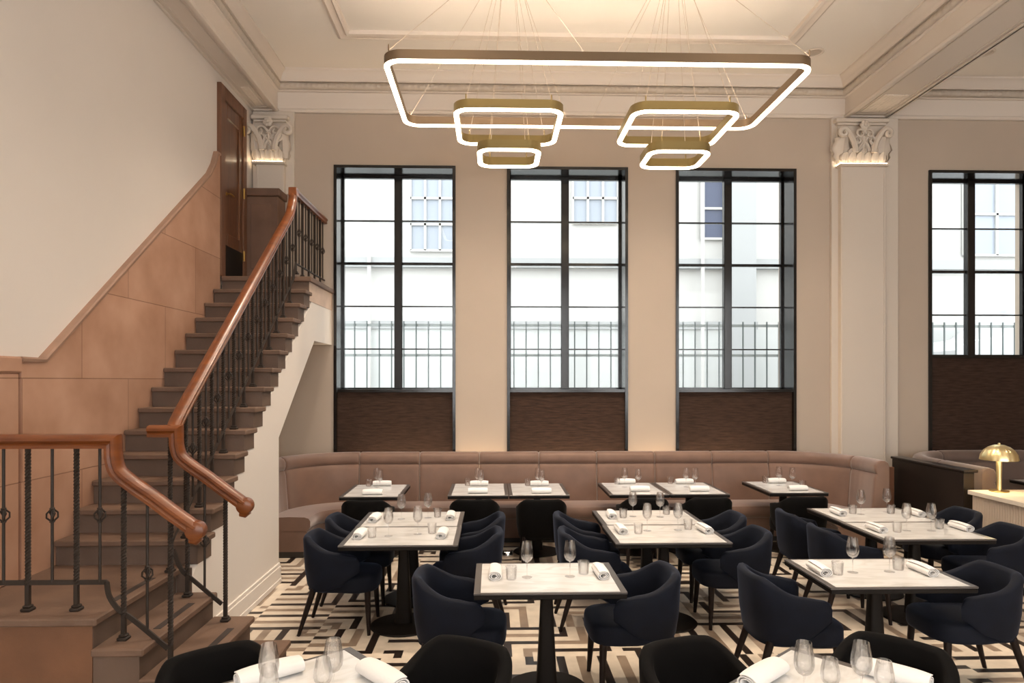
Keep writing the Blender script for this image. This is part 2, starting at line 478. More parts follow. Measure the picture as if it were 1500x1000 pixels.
# cornice: profile of (offset from the wall, height)
CP = [(0, 5.655), (0.03, 5.66), (0.045, 5.68), (0.04, 5.70), (0.02, 5.715), (0.02, 5.93), (0.045, 5.94), (0.045, 5.955)]
CP_O = [(0.03, 5.955), (0.06, 5.965), (0.075, 6.0), (0.07, 6.04), (0.05, 6.055)]
CP_U = [(0.02, 6.055), (0.085, 6.055), (0.085, 6.075), (0.09, 6.08), (0.10, 6.11), (0.125, 6.15), (0.165, 6.175), (0.165, 6.2)]
def run(prof, path, closed_z=True):
    """profile swept along a 2D polyline with mitred corners; offset is to the left of travel"""
    n = len(path); rows = []
    for i, p in enumerate(path):
        p = Vector(p)
        d0 = (p - Vector(path[i - 1])).normalized() if i else None
        d1 = (Vector(path[i + 1]) - p).normalized() if i < n - 1 else None
        if d0 is None: nrm = Vector((-d1.y, d1.x))
        elif d1 is None: nrm = Vector((-d0.y, d0.x))
        else:
            n0 = Vector((-d0.y, d0.x)); n1 = Vector((-d1.y, d1.x)); bis = (n0 + n1).normalized(); nrm = bis / max(0.2, bis.dot(n0))
        rows.append([(p.x + nrm.x * o, p.y + nrm.y * o, z) for o, z in prof])
    return rows
bay1 = [(4.87, YF), (4.87, YB), (-2.92, YB), (-2.92, YF)]
bay2 = [(XR, YF), (XR, YB), (5.42, YB), (5.42, YF)]
for nm, path in (('trim_3', bay1), ('trim_4', bay2)):
    c = MB()
    def solid(p): return [(-0.002, p[0][1])] + p + [(-0.002, p[-1][1])]
    c.grid(run(solid(CP), path)); c.grid(run(solid(CP_U), path))
    o = struct(c.build(nm, M['corn'], smooth=35))
    MB().grid(run(solid(CP_O), path)).build('egg_band', M['orn'], o, smooth=50)
# ceiling tray moulding
TR = [(0.0, 6.2), (0.0, 6.175), (0.03, 6.16), (0.05, 6.17), (0.10, 6.175), (0.12, 6.15), (0.15, 6.16), (0.16, 6.2)]
tr_path = [(3.72, -2.5), (3.72, 8.3), (-1.86, 8.3), (-1.86, -2.5)]
struct(MB().grid(run(TR, tr_path)).build('trim_5', M['orn'] if False else M['corn'], smooth=30))

# ------------------------------------------------------------------ windows of the back wall
GY = 9.66
for wi, (x0, x1, zs) in enumerate(WIN):
    b = MB(); t = 0.035; yf = YB - 0.03; yb = GY + 0.05
    e = 0.004
    b.box(x0 - e, x0 + t, yf, yb, ZB0 + e, ZW + e); b.box(x1 - t, x1 + e, yf, yb, ZB0 + e, ZW + e)
    b.box(x0 + t, x1 - t, yf, yb, ZW - t, ZW + e)
    b.box(x0 + t, x1 - t, yf + 0.02, yb, zs - 0.04, zs)                       # sill
    # inner sash border
    for (a0, a1, c0, c1) in ((x0 + t, x0 + t + 0.025, zs, ZW - t), (x1 - t - 0.025, x1 - t, zs, ZW - t), (x0 + t, x1 - t, ZW - t - 0.035, ZW - t), (x0 + t, x1 - t, zs, zs + 0.02)):
        b.box(a0, a1, GY - 0.03, GY + 0.03, c0, c1)
    w = struct(b.build('window_%d' % (wi + 1), M['blackw']))
    xm = (x0 + x1) / 2
    MB().bbox(xm - 0.055, xm + 0.055, GY - 0.06, GY + 0.04, zs, ZW - t, 0.006).build('mullion', M['blackw'], w)
    if wi < 3: bars = [(2.49, .018), (3.09, .018), (3.69, .036), (4.29, .018)]
    else: bars = [(2.99, .018), (3.61, .036), (4.23, .018)]
    for (zb, h) in bars:
        g = MB()
        for (a0, a1) in ((x0 + t, xm - 0.05), (xm + 0.05, x1 - t)):
            g.box(a0, a1, GY - 0.025, GY + 0.025, zb - h / 2, zb + h / 2)
        g.build('glazing_bar', M['blackw'], w)
    MB().box(x0 + t, x1 - t, GY - 0.004, GY + 0.004, zs, ZW - t).build('pane', M['glass'], w)
    MB().box(x0 + t, x1 - t, YB + 0.03, YB + 0.09, ZB0 + 0.01, zs - 0.04).build('lower_panel', M['panel'], w)
for wi, (x0, x1) in enumerate(FW):
    b = MB()
    for (a0, a1) in ((x0, x0 + .06), (x1 - .06, x1), ((x0 + x1) / 2 - .04, (x0 + x1) / 2 + .04)): b.box(a0, a1, YF - .25, YF - .15, 0.9, 5.2)
    for z in (0.9, 2.3, 3.7, 5.14): b.box(x0, x1, YF - .25, YF - .15, z, z + .06)
    w = struct(b.build('window_%d' % (wi + 6), M['blackw']))
    MB().box(x0, x1, YF - .205, YF - .195, 0.9, 5.2).build('pane', M['glass'], w)

# ------------------------------------------------------------------ pilasters with carved capitals
def leaf(mb, c, w, h, d, lean=0.35, n=9, m=9, lobes=3):
    """acanthus leaf: curls forward at its tip, with lobed edge. c = bottom centre, front faces -y"""
    rows = []
    for i in range(m):
        t = i / (m - 1)
        wid = w * (0.55 + 0.65 * math.sin(PI * min(1, t * 0.85 + 0.1))) * (1 - 0.75 * t ** 4) * (1 + 0.16 * math.sin(t * lobes * 2 * PI))
        row = []
        for j in range(n):
            s = j / (n - 1) * 2 - 1
            y = -d * (0.25 + lean * t ** 2 * 2.0) + d * 0.7 * s * s - 0.10 * d * math.cos(s * 3 * PI)
            z = h * (t - 0.28 * max(0, t - 0.75) * 4 * (1 - abs(s) * 0.3))
            row.append((c[0] + s * wid / 2, c[1] + y, c[2] + z))
        rows.append(row)
    mb.grid(rows)
    back = [[(p[0], c[1] + 0.004, p[2]) for p in r] for r in rows]
    edge = [r[0] for r in rows] + rows[-1][1:] + [r[-1] for r in rows[::-1]][1:]
    eb = [r[0] for r in back] + back[-1][1:] + [r[-1] for r in back[::-1]][1:]
    mb.grid([edge, eb])
def scroll(mb, c, sgn, r0, length):
    """stalk rising and curling outward into a volute"""
    pts = []; x, y, z = c
    for i in range(6):
        t = i / 5; pts.append((x + sgn * 0.10 * t * t, y - 0.01 * t, z + length * t))
    ex, ez = pts[-1][0] + sgn * 0.075, pts[-1][2] - 0.015
    for i in range(1, 22):
        a = PI - i * 0.36; r = 0.075 * (1 - i / 26)
        pts.append((ex + sgn * r * math.cos(a), y - 0.012 - 0.002 * i, ez + r * math.sin(a)))
    mb.tube(pts, r0, 7, rs=[1.15 - 0.55 * i / (len(pts) - 1) for i in range(len(pts))])
def capital(x0, x1, yf, z0, z1, parent):
    m = MB(); w = x1 - x0; xc = (x0 + x1) / 2; h = z1 - z0
    m.box(x0 + 0.05, x1 - 0.05, yf + 0.03, YB, z0, z1)                               # bell behind the leaves
    for i in range(6):                                                        # lowest row
        leaf(m, (x0 + 0.06 + (w - 0.12) * (i + 0.5) / 6, yf - 0.05, z0 + 0.015), w / 6.2, h * 0.30, 0.07, n=7, m=7)
    for i in range(3):
        leaf(m, (x0 + w * (0.27 + 0.23 * i), yf - 0.04, z0 + 0.02), w / 7, h * 0.42, 0.07, n=7, m=7)
    for fx in (0.12, 0.5, 0.88):                                              # big leaves
        leaf(m, (x0 + w * fx, yf - 0.012, z0 + 0.05), w * 0.30, h * 0.74, 0.10, lean=0.55)
    for s in (-1, 1):
        scroll(m, (xc + s * w * 0.17, yf - 0.08, z0 + h * 0.25), s, 0.036, h * 0.5)
        scroll(m, (xc + s * w * 0.11, yf - 0.05, z0 + h * 0.30), -s, 0.022, h * 0.28)
        scroll(m, (xc + s * w * 0.16, yf - 0.06, z0 + h * 0.35), -s, 0.018, h * 0.40)
    for q in range(6):                                                        # rosette
        a = q * PI / 3
        m.blob((xc + 0.036 * math.cos(a), yf - 0.085, z1 - 0.03 + 0.036 * math.sin(a)), (0.034, 0.025, 0.034))
    m.blob((xc, yf - 0.11, z1 - 0.03), (0.026, 0.02, 0.026))
    m.build('capital', M['pil'], parent, smooth=50)
    a = MB()                                                                   # abacus
    a.bbox(x0 + 0.0, x1 - 0.0, yf - 0.04, YB, z1 + 0.03, z1 + 0.085, 0.01); a.bbox(x0 + 0.03, x1 - 0.03, yf - 0.01, YB, z1, z1 + 0.03, 0.005)
    a.build('abacus', M['pil'], parent)
def pilaster(name, x0, x1, zb, zc, ztop, wing):
    s = MB(); yf = 9.17
    s.bbox(x0 + 0.07, x1 - 0.05, yf, YB + 0.01, zb, zc - 0.02, 0.006)
    s.bbox(x0 - wing[0], x1 + wing[1], YB - 0.05, YB + 0.01, zb, 5.66, 0.004)
    o = struct(s.build(name, M['pil']))
    f = MB()                                                                   # raised border of the shaft panel
    for (a0, a1) in ((x0 + 0.085, x0 + 0.10), (x1 - 0.08, x1 - 0.065)): f.box(a0, a1, yf - 0.008, yf + 0.01, zb, zc - 0.06)
    f.build('shaft_border', M['pil'], o)
    l = MB().bbox(x0 + 0.03, x1 - 0.03, yf - 0.06, YB, zc - 0.03, zc, 0.006)
    l.build('ledge', M['pil'], o)
    MB().box(x0 + 0.06, x1 - 0.06, yf - 0.045, yf - 0.03, zc + 0.001, zc + 0.008).build('light_strip', M['ledcap'], o)
    MB().box(x0 + 0.036, x0 + 0.048, yf - 0.045, YB - 0.06, zc + 0.001, zc + 0.008).build('light_strip', M['ledcap'], o)
    capital(x0, x1, yf + 0.03, zc + 0.01, ztop, o)
    return o
pilaster('trim_6', 4.67, 5.41, 0, 4.99, 5.54, (0.02, 0.17))
pilaster('trim_7', -3.22, -2.73, 4.55, 4.95, 5.50, (0.0, 0.06))

# ------------------------------------------------------------------ staircase
R, TD, Y1, Z0 = 0.184, 0.235, 5.05, 0.70         # riser, tread, first nosing, landing height
XS0, XS1 = -3.19, -2.14
def nose(k): return Y1 + (k - 1) * TD, Z0 + k * R
st = thing('staircase', 'brown stone staircase rising along left wall with white plastered side', 'staircase', (-2.6, 4.5, 0))
def spart(mb, name, m, smooth=None):
    o = mb.build(name, m, st, smooth); o.matrix_parent_inverse = Matrix.Translation((2.6, -4.5, 0)); return o
for k in range(1, 14):
    y, z = nose(k); b = MB()
    b.bbox(XS0, XS1, y, y + TD + 0.05, z - 0.045, z, 0.008, 0)                # tread slab with nosing
    b.box(XS0, XS1 - 0.03, y + 0.03, y + TD + 0.04, z - R, z - 0.045, 1)
    b.box(XS0 + 0.15, XS1 - 0.14, y + 0.03, y + 0.075, z - 0.001, z + 0.0015, 2) if False else None
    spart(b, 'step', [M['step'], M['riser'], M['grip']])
y14, z14 = nose(14)
b = MB(); b.bbox(XS0, XS1, y14, YB - 0.005, z14 - 0.06, z14, 0.008, 0); b.box(XS0, XS1 - 0.03, y14 + 0.03, YB - 0.005, z14 - R - 0.1, z14 - 0.06, 1)
b.box(XS0, XS1 - 0.032, y14 + 0.026, y14 + 0.031, z14 - R, z14 - 0.06, 2)
spart(b, 'upper_landing', [M['step'], M['string'], M['riser']])
# white plastered body under the flight
sl = R / TD
def zline(y, d): return Z0 + R + (y - Y1) * sl - d
body = [(4.99, 0.0), (7.0, 0.0), (7.0, 1.47), (8.38, 2.53), (YB - 0.01, 2.53), (YB - 0.01, z14 - R - 0.1), (8.25, z14 - R - 0.1), (4.99, zline(4.99, 0.215))]
spart(MB().prism(body, XS0 + 0.002, XS1 - 0.035), 'plaster_side', M['white'])
string = [(4.99, zline(4.99, 0.215)), (8.25, zline(8.25, 0.215)), (8.25, z14 - 0.065), (8.12, z14 - 0.065), (4.99, zline(4.99, 0.10))]
# skirting on the plaster side
sk = MB(); yq = 4.992
sk.bbox(XS1 - 0.036, XS1 - 0.012, yq, 7.0, 0, 0.17, 0.004); sk.bbox(XS1 - 0.036, XS1 - 0.020, yq, 7.0, 0.17, 0.205, 0.004); sk.bbox(XS1 - 0.036, XS1 - 0.006, yq, 7.0, 0, 0.05, 0.004)
spart(sk, 'skirting', M['white'])
# lower landing and the three steps that turn to the right
LY0, LY1 = 3.93, 4.985
LX = -2.25
def lower(name, x1, z, x0, y0=LY0, solid=True):
    b = MB()
    ly = 5.085 if name == 'landing' else LY1
    b.bbox(x0, x1, y0, ly, z - 0.045, z, 0.008, 0)
    if name == 'landing': b.box(LX - 0.03, XS1 - 0.03, 4.982, 4.989, 0.5, 0.70, 3)
    if name == 'landing': b.box(x1 - 0.036, x1 - 0.033, y0 + 0.034, LY1, 0.5, z - 0.046, 3)
    b.box(x0, x1 - 0.035, y0 + 0.03, LY1, 0 if solid else z - 0.175, z - 0.045, 1)
    b.box(x1 - 0.10, x1 - 0.055, y0 + 0.32, LY1 - 0.25, z - 0.002, z + 0.002, 2)      # grip strip
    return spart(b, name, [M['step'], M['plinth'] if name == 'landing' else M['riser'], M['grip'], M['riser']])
lower('landing', LX, 0.70, -3.235)
lower('step', LX + 0.265, 0.525, LX - 0.03)
lower('step', LX + 0.53, 0.35, LX + 0.235)
lower('step', LX + 0.79, 0.175, LX + 0.50, LY0 - 0.05)

# stone dado on the left wall with dark cap
dado_top = [(4.72, 2.20), (4.93, 2.20), (7.45, zline(7.45, -0.0) + 1.36), (7.72, 4.30), (7.92, 4.46), (8.04, 4.64)]
dt = [(4.72, 2.20), (4.96, 2.20)] + [(y, 2.20 + (y - 4.96) * 0.767) for y in (5.6, 6.4, 7.2, 7.62)] + [(7.80, 4.38), (7.93, 4.53), (8.02, 4.70), (8.09, 4.70)]
poly = [(4.72, 0.70)] + dt[:0]
poly = dt + [(8.09, 3.0), (5.1, 0.6), (4.72, 0.6)]
struct(MB().prism(poly, XL - 0.002, XL + 0.045).build('trim_8', M['dado']))
cap = MB(); off = [(y, z) for y, z in dt]
cap.sweep([(XL + 0.03, y, z) for y, z in off], [(-0.032, -0.022), (0.026, -0.022), (0.03, 0.0), (0.02, 0.012), (-0.032, 0.012)], up=Vector((0, 0, 1)))
struct(cap.build('trim_9', M['capstone'], smooth=30))
p = MB(); p.bbox(XL - 0.1, XL + 0.045, 4.30, 4.70, 0.70, 2.10, 0.01); p.bbox(XL - 0.1, XL + 0.06, 4.28, 4.715, 2.10, 2.21, 0.012)
struct(p.build('trim_10', M['dado']))
p = MB(); p.bbox(-3.235, -2.80, 8.98, YB, z14, 4.45, 0.01); p.bbox(-3.235, -2.77, 8.95, YB, 4.45, 4.55, 0.012)
p.bbox(-3.15, -2.90, 8.97, 9.0, 3.5, 4.35, 0.006)
struct(p.build('trim_11', M['pier']))

# door at the head of the stairs
d = MB(); dz0, dz1 = z14, 5.56
d.bbox(XL - 0.02, XL + 0.05, 8.11, 8.25, dz0, dz1, 0.008); d.bbox(XL - 0.02, XL + 0.05, 8.84, 8.95, dz0, dz1, 0.008)
d.bbox(XL - 0.02, XL + 0.05, 8.25, 8.84, dz1 - 0.16, dz1, 0.008)
door = struct(d.build('door_1', M['framew']))
lf = MB(); lf.box(XL, XL + 0.012, 8.25, 8.84, dz0, dz1 - 0.16)
for (a, c, z0_, z1_) in ((8.25, 8.35, dz0, dz1 - .16), (8.74, 8.84, dz0, dz1 - .16), (8.35, 8.74, dz1 - .34, dz1 - .16), (8.35, 8.74, dz0 + .38, dz0 + .55), (8.35, 8.74, dz0, dz0 + .04)):
    lf.bbox(XL + 0.005, XL + 0.032, a, c, z0_, z1_, 0.006)
leafo = lf.build('door_leaf', M['doorw'], door)
MB().bbox(XL + 0.03, XL + 0.038, 8.26, 8.83, dz0 + 0.03, dz0 + 0.40, 0.003).build('kick_plate', M['tbase'], leafo)
hd = MB(); hd.lathe([(0, 0), (0.022, 0), (0.022, 0.008), (0.010, 0.012), (0.010, 0.05), (0, 0.05)], 14, (XL + 0.032, 8.31, dz0 + 1.02), 'x'); hd.tube([(XL + 0.078, 8.31, dz0 + 1.02), (XL + 0.082, 8.36, dz0 + 1.02), (XL + 0.08, 8.42, dz0 + 1.015)], 0.010)
hd.build('door_handle', M['brass'], leafo, smooth=50)
for z in (0.3, 1.1, 1.9):
    MB().lathe([(0, 0), (0.014, 0), (0.014, 0.13), (0, 0.13)], 10, (XL + 0.05, 8.845, dz0 + z)).build('hinge', M['brass'], door)

# ------------------------------------------------------------------ iron balustrades with timber handrails
def twisted(p0, h, shoe=True):
    """square bar twisted along its length, with a foot collar"""
    m = MB(); x, y, z = p0; n = 190; r = 0.0165; rows = []
    for i in range(n + 1):
        t = i / n; tw = (t - 0.16) * h * 80 if t > 0.16 else 0
        tw = min(tw, (0.97 - 0.16) * h * 80)
        rows.append([(x + r * math.cos(tw + q * PI / 2 + PI / 4), y + r * math.sin(tw + q * PI / 2 + PI / 4), z + h * t) for q in range(4)])
    m.grid(rows, closed_v=True); m.add(rows[-1], [(0, 1, 2, 3)])
    if shoe: m.bbox(x - 0.030, x + 0.030, y - 0.030, y + 0.030, z, z + 0.02, 0.006); m.bbox(x - 0.022, x + 0.022, y - 0.022, y + 0.022, z + 0.02, z + 0.035, 0.005)
    return m
def knuckled(p0, h, kz):
    """thin plain bar with a small iron basket knuckle"""
    m = MB(); x, y, z = p0; r = 0.0085
    m.tube([(x, y, z), (x, y, z + h)], r, 6)
    m.lathe([(0.009, -0.045), (0.016, -0.04), (0.012, -0.032)], 8, (x, y, z + kz)); m.lathe([(0.012, 0.032), (0.016, 0.04), (0.009, 0.045)], 8, (x, y, z + kz))
    for q in range(4):
        a = q * PI / 2 + PI / 4
        m.tube([(x + ra * math.cos(a + tw), y + ra * math.sin(a + tw), z + kz + dz) for ra, dz, tw in ((0.008, -0.034, -0.5), (0.028, -0.014, -0.2), (0.030, 0.012, 0.2), (0.008, 0.034, 0.5))], 0.0055, 5)
    return m
HS = [(-0.036, -0.038), (0.036, -0.038), (0.040, -0.020), (0.030, -0.008), (0.046, 0.008), (0.046, 0.024), (0.030, 0.040), (0, 0.046), (-0.030, 0.040), (-0.046, 0.024), (-0.046, 0.008), (-0.030, -0.008), (-0.040, -0.020)]
def barsect(w, h): return [(-w, -h), (w, -h), (w, h), (-w, h)]
def sloped_z(x):
    """centre of the low handrail on the turning steps"""
    pts = [(-2.235, 1.58), (-2.17, 1.483), (-2.02, 1.37), (-1.81, 1.205), (-1.70, 1.13)]
    for (a, za), (b2, zb) in zip(pts, pts[1:]):
        if x <= b2: return za + (zb - za) * (x - a) / (b2 - a)
    return pts[-1][1]
def sweep_xz(m, pts, y):
    """handrail section along a path in an upright plane, with mitred corners"""
    P = [Vector((a, y, c)) for a, c in pts]; fr = []
    for i, p in enumerate(P):
        t0 = (p - P[i - 1]).normalized() if i else None
        t1 = (P[i + 1] - p).normalized() if i < len(P) - 1 else None
        t0 = t0 or t1; t1 = t1 or t0
        t = (t0 + t1).normalized(); sd = Vector((0, -1, 0)); u = sd.cross(t)
        fr.append((sd, u / max(0.5, t.dot(t0))))
    m.sweep(P, HS, frames=fr)
def rail_xz(x0, y):
    pts = [(x0, 1.69), (-2.232, 1.69), (-2.230, 1.60)]
    c = catmull([(-2.230, 0, 1.60), (-2.205, 0, 1.515), (-2.12, 0, 1.44), (-2.02, 0, 1.37), (-1.90, 0, 1.278), (-1.80, 0, 1.205), (-1.755, 0, 1.172)], 5)
    return pts + [(v.x, v.z) for v in c[1:]]
def low_end(y):
    """handrail drop: swan bend, slope, scrolled end"""
    a = catmull([(-2.24, y, 1.69), (-2.24, y, 1.60), (-2.205, y, 1.515), (-2.12, y, 1.445), (-2.02, y, 1.37), (-1.90, y, 1.278), (-1.80, y, 1.205), (-1.755, y, 1.172)], 5)
    return a
def volute(m, y, x=-1.752, z=1.165):
    m.lathe([(0, -0.042), (0.040, -0.042), (0.056, -0.030), (0.060, 0.0), (0.056, 0.030), (0.040, 0.042), (0, 0.042)], 20, (x, y, z), 'y')
    m.tube([(x + 0.02, y, z - 0.035), (x - 0.005, y, z - 0.058), (x - 0.035, y, z - 0.055)], 0.03, 10, rs=[1, 1, 0.75])
def inv(o, e): o.matrix_parent_inverse = Matrix.Translation(Vector(e.location)).inverted(); return o

# near balustrade on the landing
ra = thing('balustrade', 'near iron balustrade with timber handrail on front edge of the lower landing', 'railing', (-2.6, 4.08, 0.70), group=None)
YA = 4.08
m = MB(); sweep_xz(m, rail_xz(-3.17, YA), YA); volute(m, YA)
inv(m.build('handrail', M['wood'], ra, smooth=40), ra)
m = MB(); m.sweep([(-3.17, YA, 0.865), (-2.275, YA, 0.865)] + [tuple(v) for v in catmull([(-2.27, YA, 0.86), (-2.255, YA, 0.78), (-2.20, YA, 0.70), (-2.12, YA, 0.645), (-1.915, YA, 0.47)], 4)], barsect(0.014, 0.006), up=Vector((0, 0, 1)) if False else Vector((0, 1, 0)))
inv(m.build('bottom_rail', M['iron'], ra), ra)
for px in (-2.725, -2.445, -3.005): inv(twisted((px, YA, 0.70), 0.96).build('baluster', M['iron'], ra), ra)
for px in (-2.585, -2.865, -2.31, -3.12): inv(knuckled((px, YA, 0.865), 0.79, 0.395).build('baluster', M['iron'], ra, smooth=40), ra)
inv(twisted((-2.172, YA, 0.525), 0.925).build('baluster', M['iron'], ra), ra)
inv(knuckled((-2.035, YA, 0.575), 0.78, 0.34).build('baluster', M['iron'], ra, smooth=40), ra)
inv(twisted((-1.90, YA, 0.35), 0.89).build('newel', M['iron'], ra), ra)

# stair balustrade from the turning steps up to the upper landing
XB = -2.275; YC = 4.88
rb = thing('balustrade', 'long iron balustrade with timber handrail climbing the open side of the stairs', 'railing', (XB, 6.4, 0.70))
def zr(y): return zline(y, 0) + 0.93
ystart = 4.88
m = MB(); sweep_xz(m, rail_xz(-2.42, YC), YC); volute(m, YC)
main = [(XB, 4.86, 1.69), (XB, 4.93, 1.70)] + [(XB, y, zr(y)) for y in (5.05, 5.6, 6.2, 6.8, 7.3, 7.68)] + [(XB, 7.78, 4.00), (XB, 7.83, 4.08), (XB, 7.855, 4.17)]
m.sweep([tuple(v) for v in catmull(main, 4)], HS, up=Vector((0, 0, 1)))
m.bbox(XB - 0.046, XB + 0.046, 7.81, 7.905, 4.15, 4.245, 0.006); m.sweep([(XB, 7.86, 4.20), (XB, 9.29, 4.20)], HS)
inv(m.build('handrail', M['wood'], rb, smooth=40), rb)
m = MB(); m.sweep([(XB, y, zline(y, 0) + 0.13) for y in (5.02, 6.0, 7.0, 7.86)] + [(XB, 7.93, 3.40), (XB, 9.29, 3.40)], barsect(0.010, 0.007)); 
m.sweep([tuple(v) for v in catmull([(XB + 0.02, YC, 0.86), (-2.20, YC, 0.72), (-2.12, YC, 0.645), (-1.915, YC, 0.47)], 4)], barsect(0.014, 0.006), up=Vector((0, 1, 0)))
m.tube([(XB, 5.02, 0.99), (XB, 4.93, 0.92), (XB, YC, 0.86), (XB + 0.02, YC, 0.86)], 0.008, 6)
inv(m.build('bottom_rail', M['iron'], rb), rb)
inv(twisted((XB, YC, 0.70), 0.96).build('newel', M['iron'], rb), rb)
inv(twisted((-2.155, YC, 0.525), 0.90).build('baluster', M['iron'], rb), rb)
inv(knuckled((-2.035, YC, 0.575), 0.78, 0.34).build('baluster', M['iron'], rb, smooth=40), rb)
inv(twisted((-1.89, YC, 0.35), 0.88).build('newel', M['iron'], rb), rb)
for k in range(1, 13):
    y, z = nose(k)
    ya = y + 0.075; yb2 = ya + TD / 2
    inv(twisted((XB, ya, z), zr(ya) - z - 0.03).build('baluster', M['iron'], rb), rb)
    z0_ = zline(yb2, 0) + 0.13
    inv(knuckled((XB, yb2, z0_), zr(yb2) - z0_ - 0.03, 0.37).build('baluster', M['iron'], rb, smooth=40), rb)
for i in range(10):
    y = 7.95 + i * 0.138
    if i % 2 == 0: inv(twisted((XB, y, z14), 0.89).build('baluster', M['iron'], rb), rb)
    else: inv(knuckled((XB, y, 3.40), 0.77, 0.38).build('baluster', M['iron'], rb, smooth=40), rb)

# ------------------------------------------------------------------ curved banquettes
def plan(xa, xb, yb, rr, arm, left=True, right=True, nseg=14):
    """outer plan path as (point, inward normal); arcs at both ends"""
    pts = []
    if left:
        pts.append(((xa - rr, yb - rr - arm), (1, 0)))
        for i in range(nseg + 1):
            a = PI - PI / 2 * i / nseg
            pts.append(((xa + rr * math.cos(a), yb - rr + rr * math.sin(a)), (-math.cos(a), -math.sin(a))))
    else: pts.append(((xa, yb), (0, -1)))
    i0 = len(pts)
    if right:
        for i in range(nseg + 1):
            a = PI / 2 - PI / 2 * i / nseg
            pts.append(((xb + rr * math.cos(a), yb - rr + rr * math.sin(a)), (-math.cos(a), -math.sin(a))))
        pts.append(((xb + rr, yb - rr - arm), (-1, 0)))
    else: pts.append(((xb, yb), (0, -1)))
    return pts
def densify(path, step):
    out = [path[0]]
    for a, b in zip(path, path[1:]):
        d = math.dist(a[0], b[0]); n = max(1, int(d / step))
        for i in range(1, n + 1):
            t = i / n
            out.append(((a[0][0] + (b[0][0] - a[0][0]) * t, a[0][1] + (b[0][1] - a[0][1]) * t), (a[1][0] + (b[1][0] - a[1][0]) * t, a[1][1] + (b[1][1] - a[1][1]) * t)))
    return out
def along(path, prof, squash=0.0):
    rows = []; n = len(path)
    for i, ((x, y), (nx, ny)) in enumerate(path):
        e = min(i, n - 1 - i); s = (0.0, 0.6, 0.88, 1.0)[min(e, 3)] if squash else 1.0
        rows.append([(x + nx * (d if d < 0.1 else d - squash * (1 - s)), y + ny * (d if d < 0.1 else d - squash * (1 - s)), z - (squash * 0.6 * (1 - s) if z > 0.9 else 0)) for d, z in prof])
    return rows
BACK = [(0.0, 0.40), (0.0, 1.05), (0.015, 1.082), (0.05, 1.10), (0.10, 1.10), (0.145, 1.082), (0.168, 1.045), (0.170, 0.99), (0.158, 0.955), (0.146, 0.945), (0.158, 0.93), (0.172, 0.88), (0.185, 0.72), (0.205, 0.50), (0.21, 0.40)]
SEAT = [(0.03, 0.30), (0.03, 0.45), (0.20, 0.465), (0.40, 0.472), (0.58, 0.468), (0.63, 0.452), (0.65, 0.42), (0.65, 0.36), (0.635, 0.33), (0.60, 0.30)]
FRONT = [(0.03, 0.07), (0.03, 0.305), (0.615, 0.305), (0.615, 0.07)]
KICK = [(0.08, 0.0), (0.08, 0.07), (0.57, 0.07), (0.57, 0.0)]
def banquette(label, path, cuts, m, prefix=None):
    t = thing('banquette', label, 'banquette', (path[len(path) // 2][0][0], path[len(path) // 2][0][1], 0))
    def solid(prof, name, mm, pth, squash=0.0, sm=40):
        b = MB(); rows = along(pth, prof, squash); b.grid(rows, closed_v=True)
        b.add(rows[0], [list(range(len(prof)))]); b.add(rows[-1], [list(range(len(prof) - 1, -1, -1))])
        return inv(b.build(name, mm, t, smooth=sm), t)
    dp = densify(path, 0.045)
    # arc lengths, cut the back into upholstered panels
    ls = [0]
    for a, b in zip(dp, dp[1:]): ls.append(ls[-1] + math.dist(a[0], b[0]))
    cuts = [0] + cuts(ls, dp) + [ls[-1]]
    for c0, c1 in zip(cuts, cuts[1:]):
        seg = [dp[i] for i in range(len(dp)) if c0 - 1e-6 <= ls[i] <= c1 + 1e-6]
        def at(s):
            for i in range(len(ls) - 1):
                if ls[i] <= s <= ls[i + 1] + 1e-9:
                    f = (s - ls[i]) / max(1e-9, ls[i + 1] - ls[i])
                    A, B = dp[i], dp[i + 1]
                    return (tuple(A[0][q] + (B[0][q] - A[0][q]) * f for q in (0, 1)), tuple(A[1][q] + (B[1][q] - A[1][q]) * f for q in (0, 1)))
        e = 0.002
        seg = [at(c0 + e), at(c0 + 0.008), at(c0 + 0.018)] + [at(c0 + 0.035 + (c1 - c0 - 0.07) * q / 20) for q in range(21)] + [at(c1 - 0.018), at(c1 - 0.008), at(c1 - e)]
        solid(BACK, 'back_panel', m, seg, 0.022)
    solid(SEAT, 'seat', m, dp); solid(FRONT, 'front_panel', m, dp, sm=30); solid(KICK, 'plinth', M['kick'], dp, sm=30)
    return t
SE = [-1.76, -0.97, -0.18, 0.61, 1.38, 2.16, 2.93, 3.69]
def cutsA(ls, dp):
    out = []
    arc = PI / 2 * 1.0; arm = 0.25
    out.append(arm + arc * 0.22)
    for x in SE: out.append(arm + arc + (x - SE[0]))
    out.append(arm + arc + SE[-1] - SE[0] + arc * 0.80)
    return out
banquette('long curved taupe velvet banquette along the wall beneath three windows', plan(SE[0], SE[-1], 9.2, 1.0, 0.25), cutsA, M['bench'])
def cutsB(ls, dp): return [ls[-1] * f for f in (0.12, 0.35, 0.55, 0.75)]
banquette('curved banquette of the next bay seen behind the gold lamp', plan(6.3, 10.1, 9.2, 1.0, 0.95, True, False), cutsB, M['bench2'])

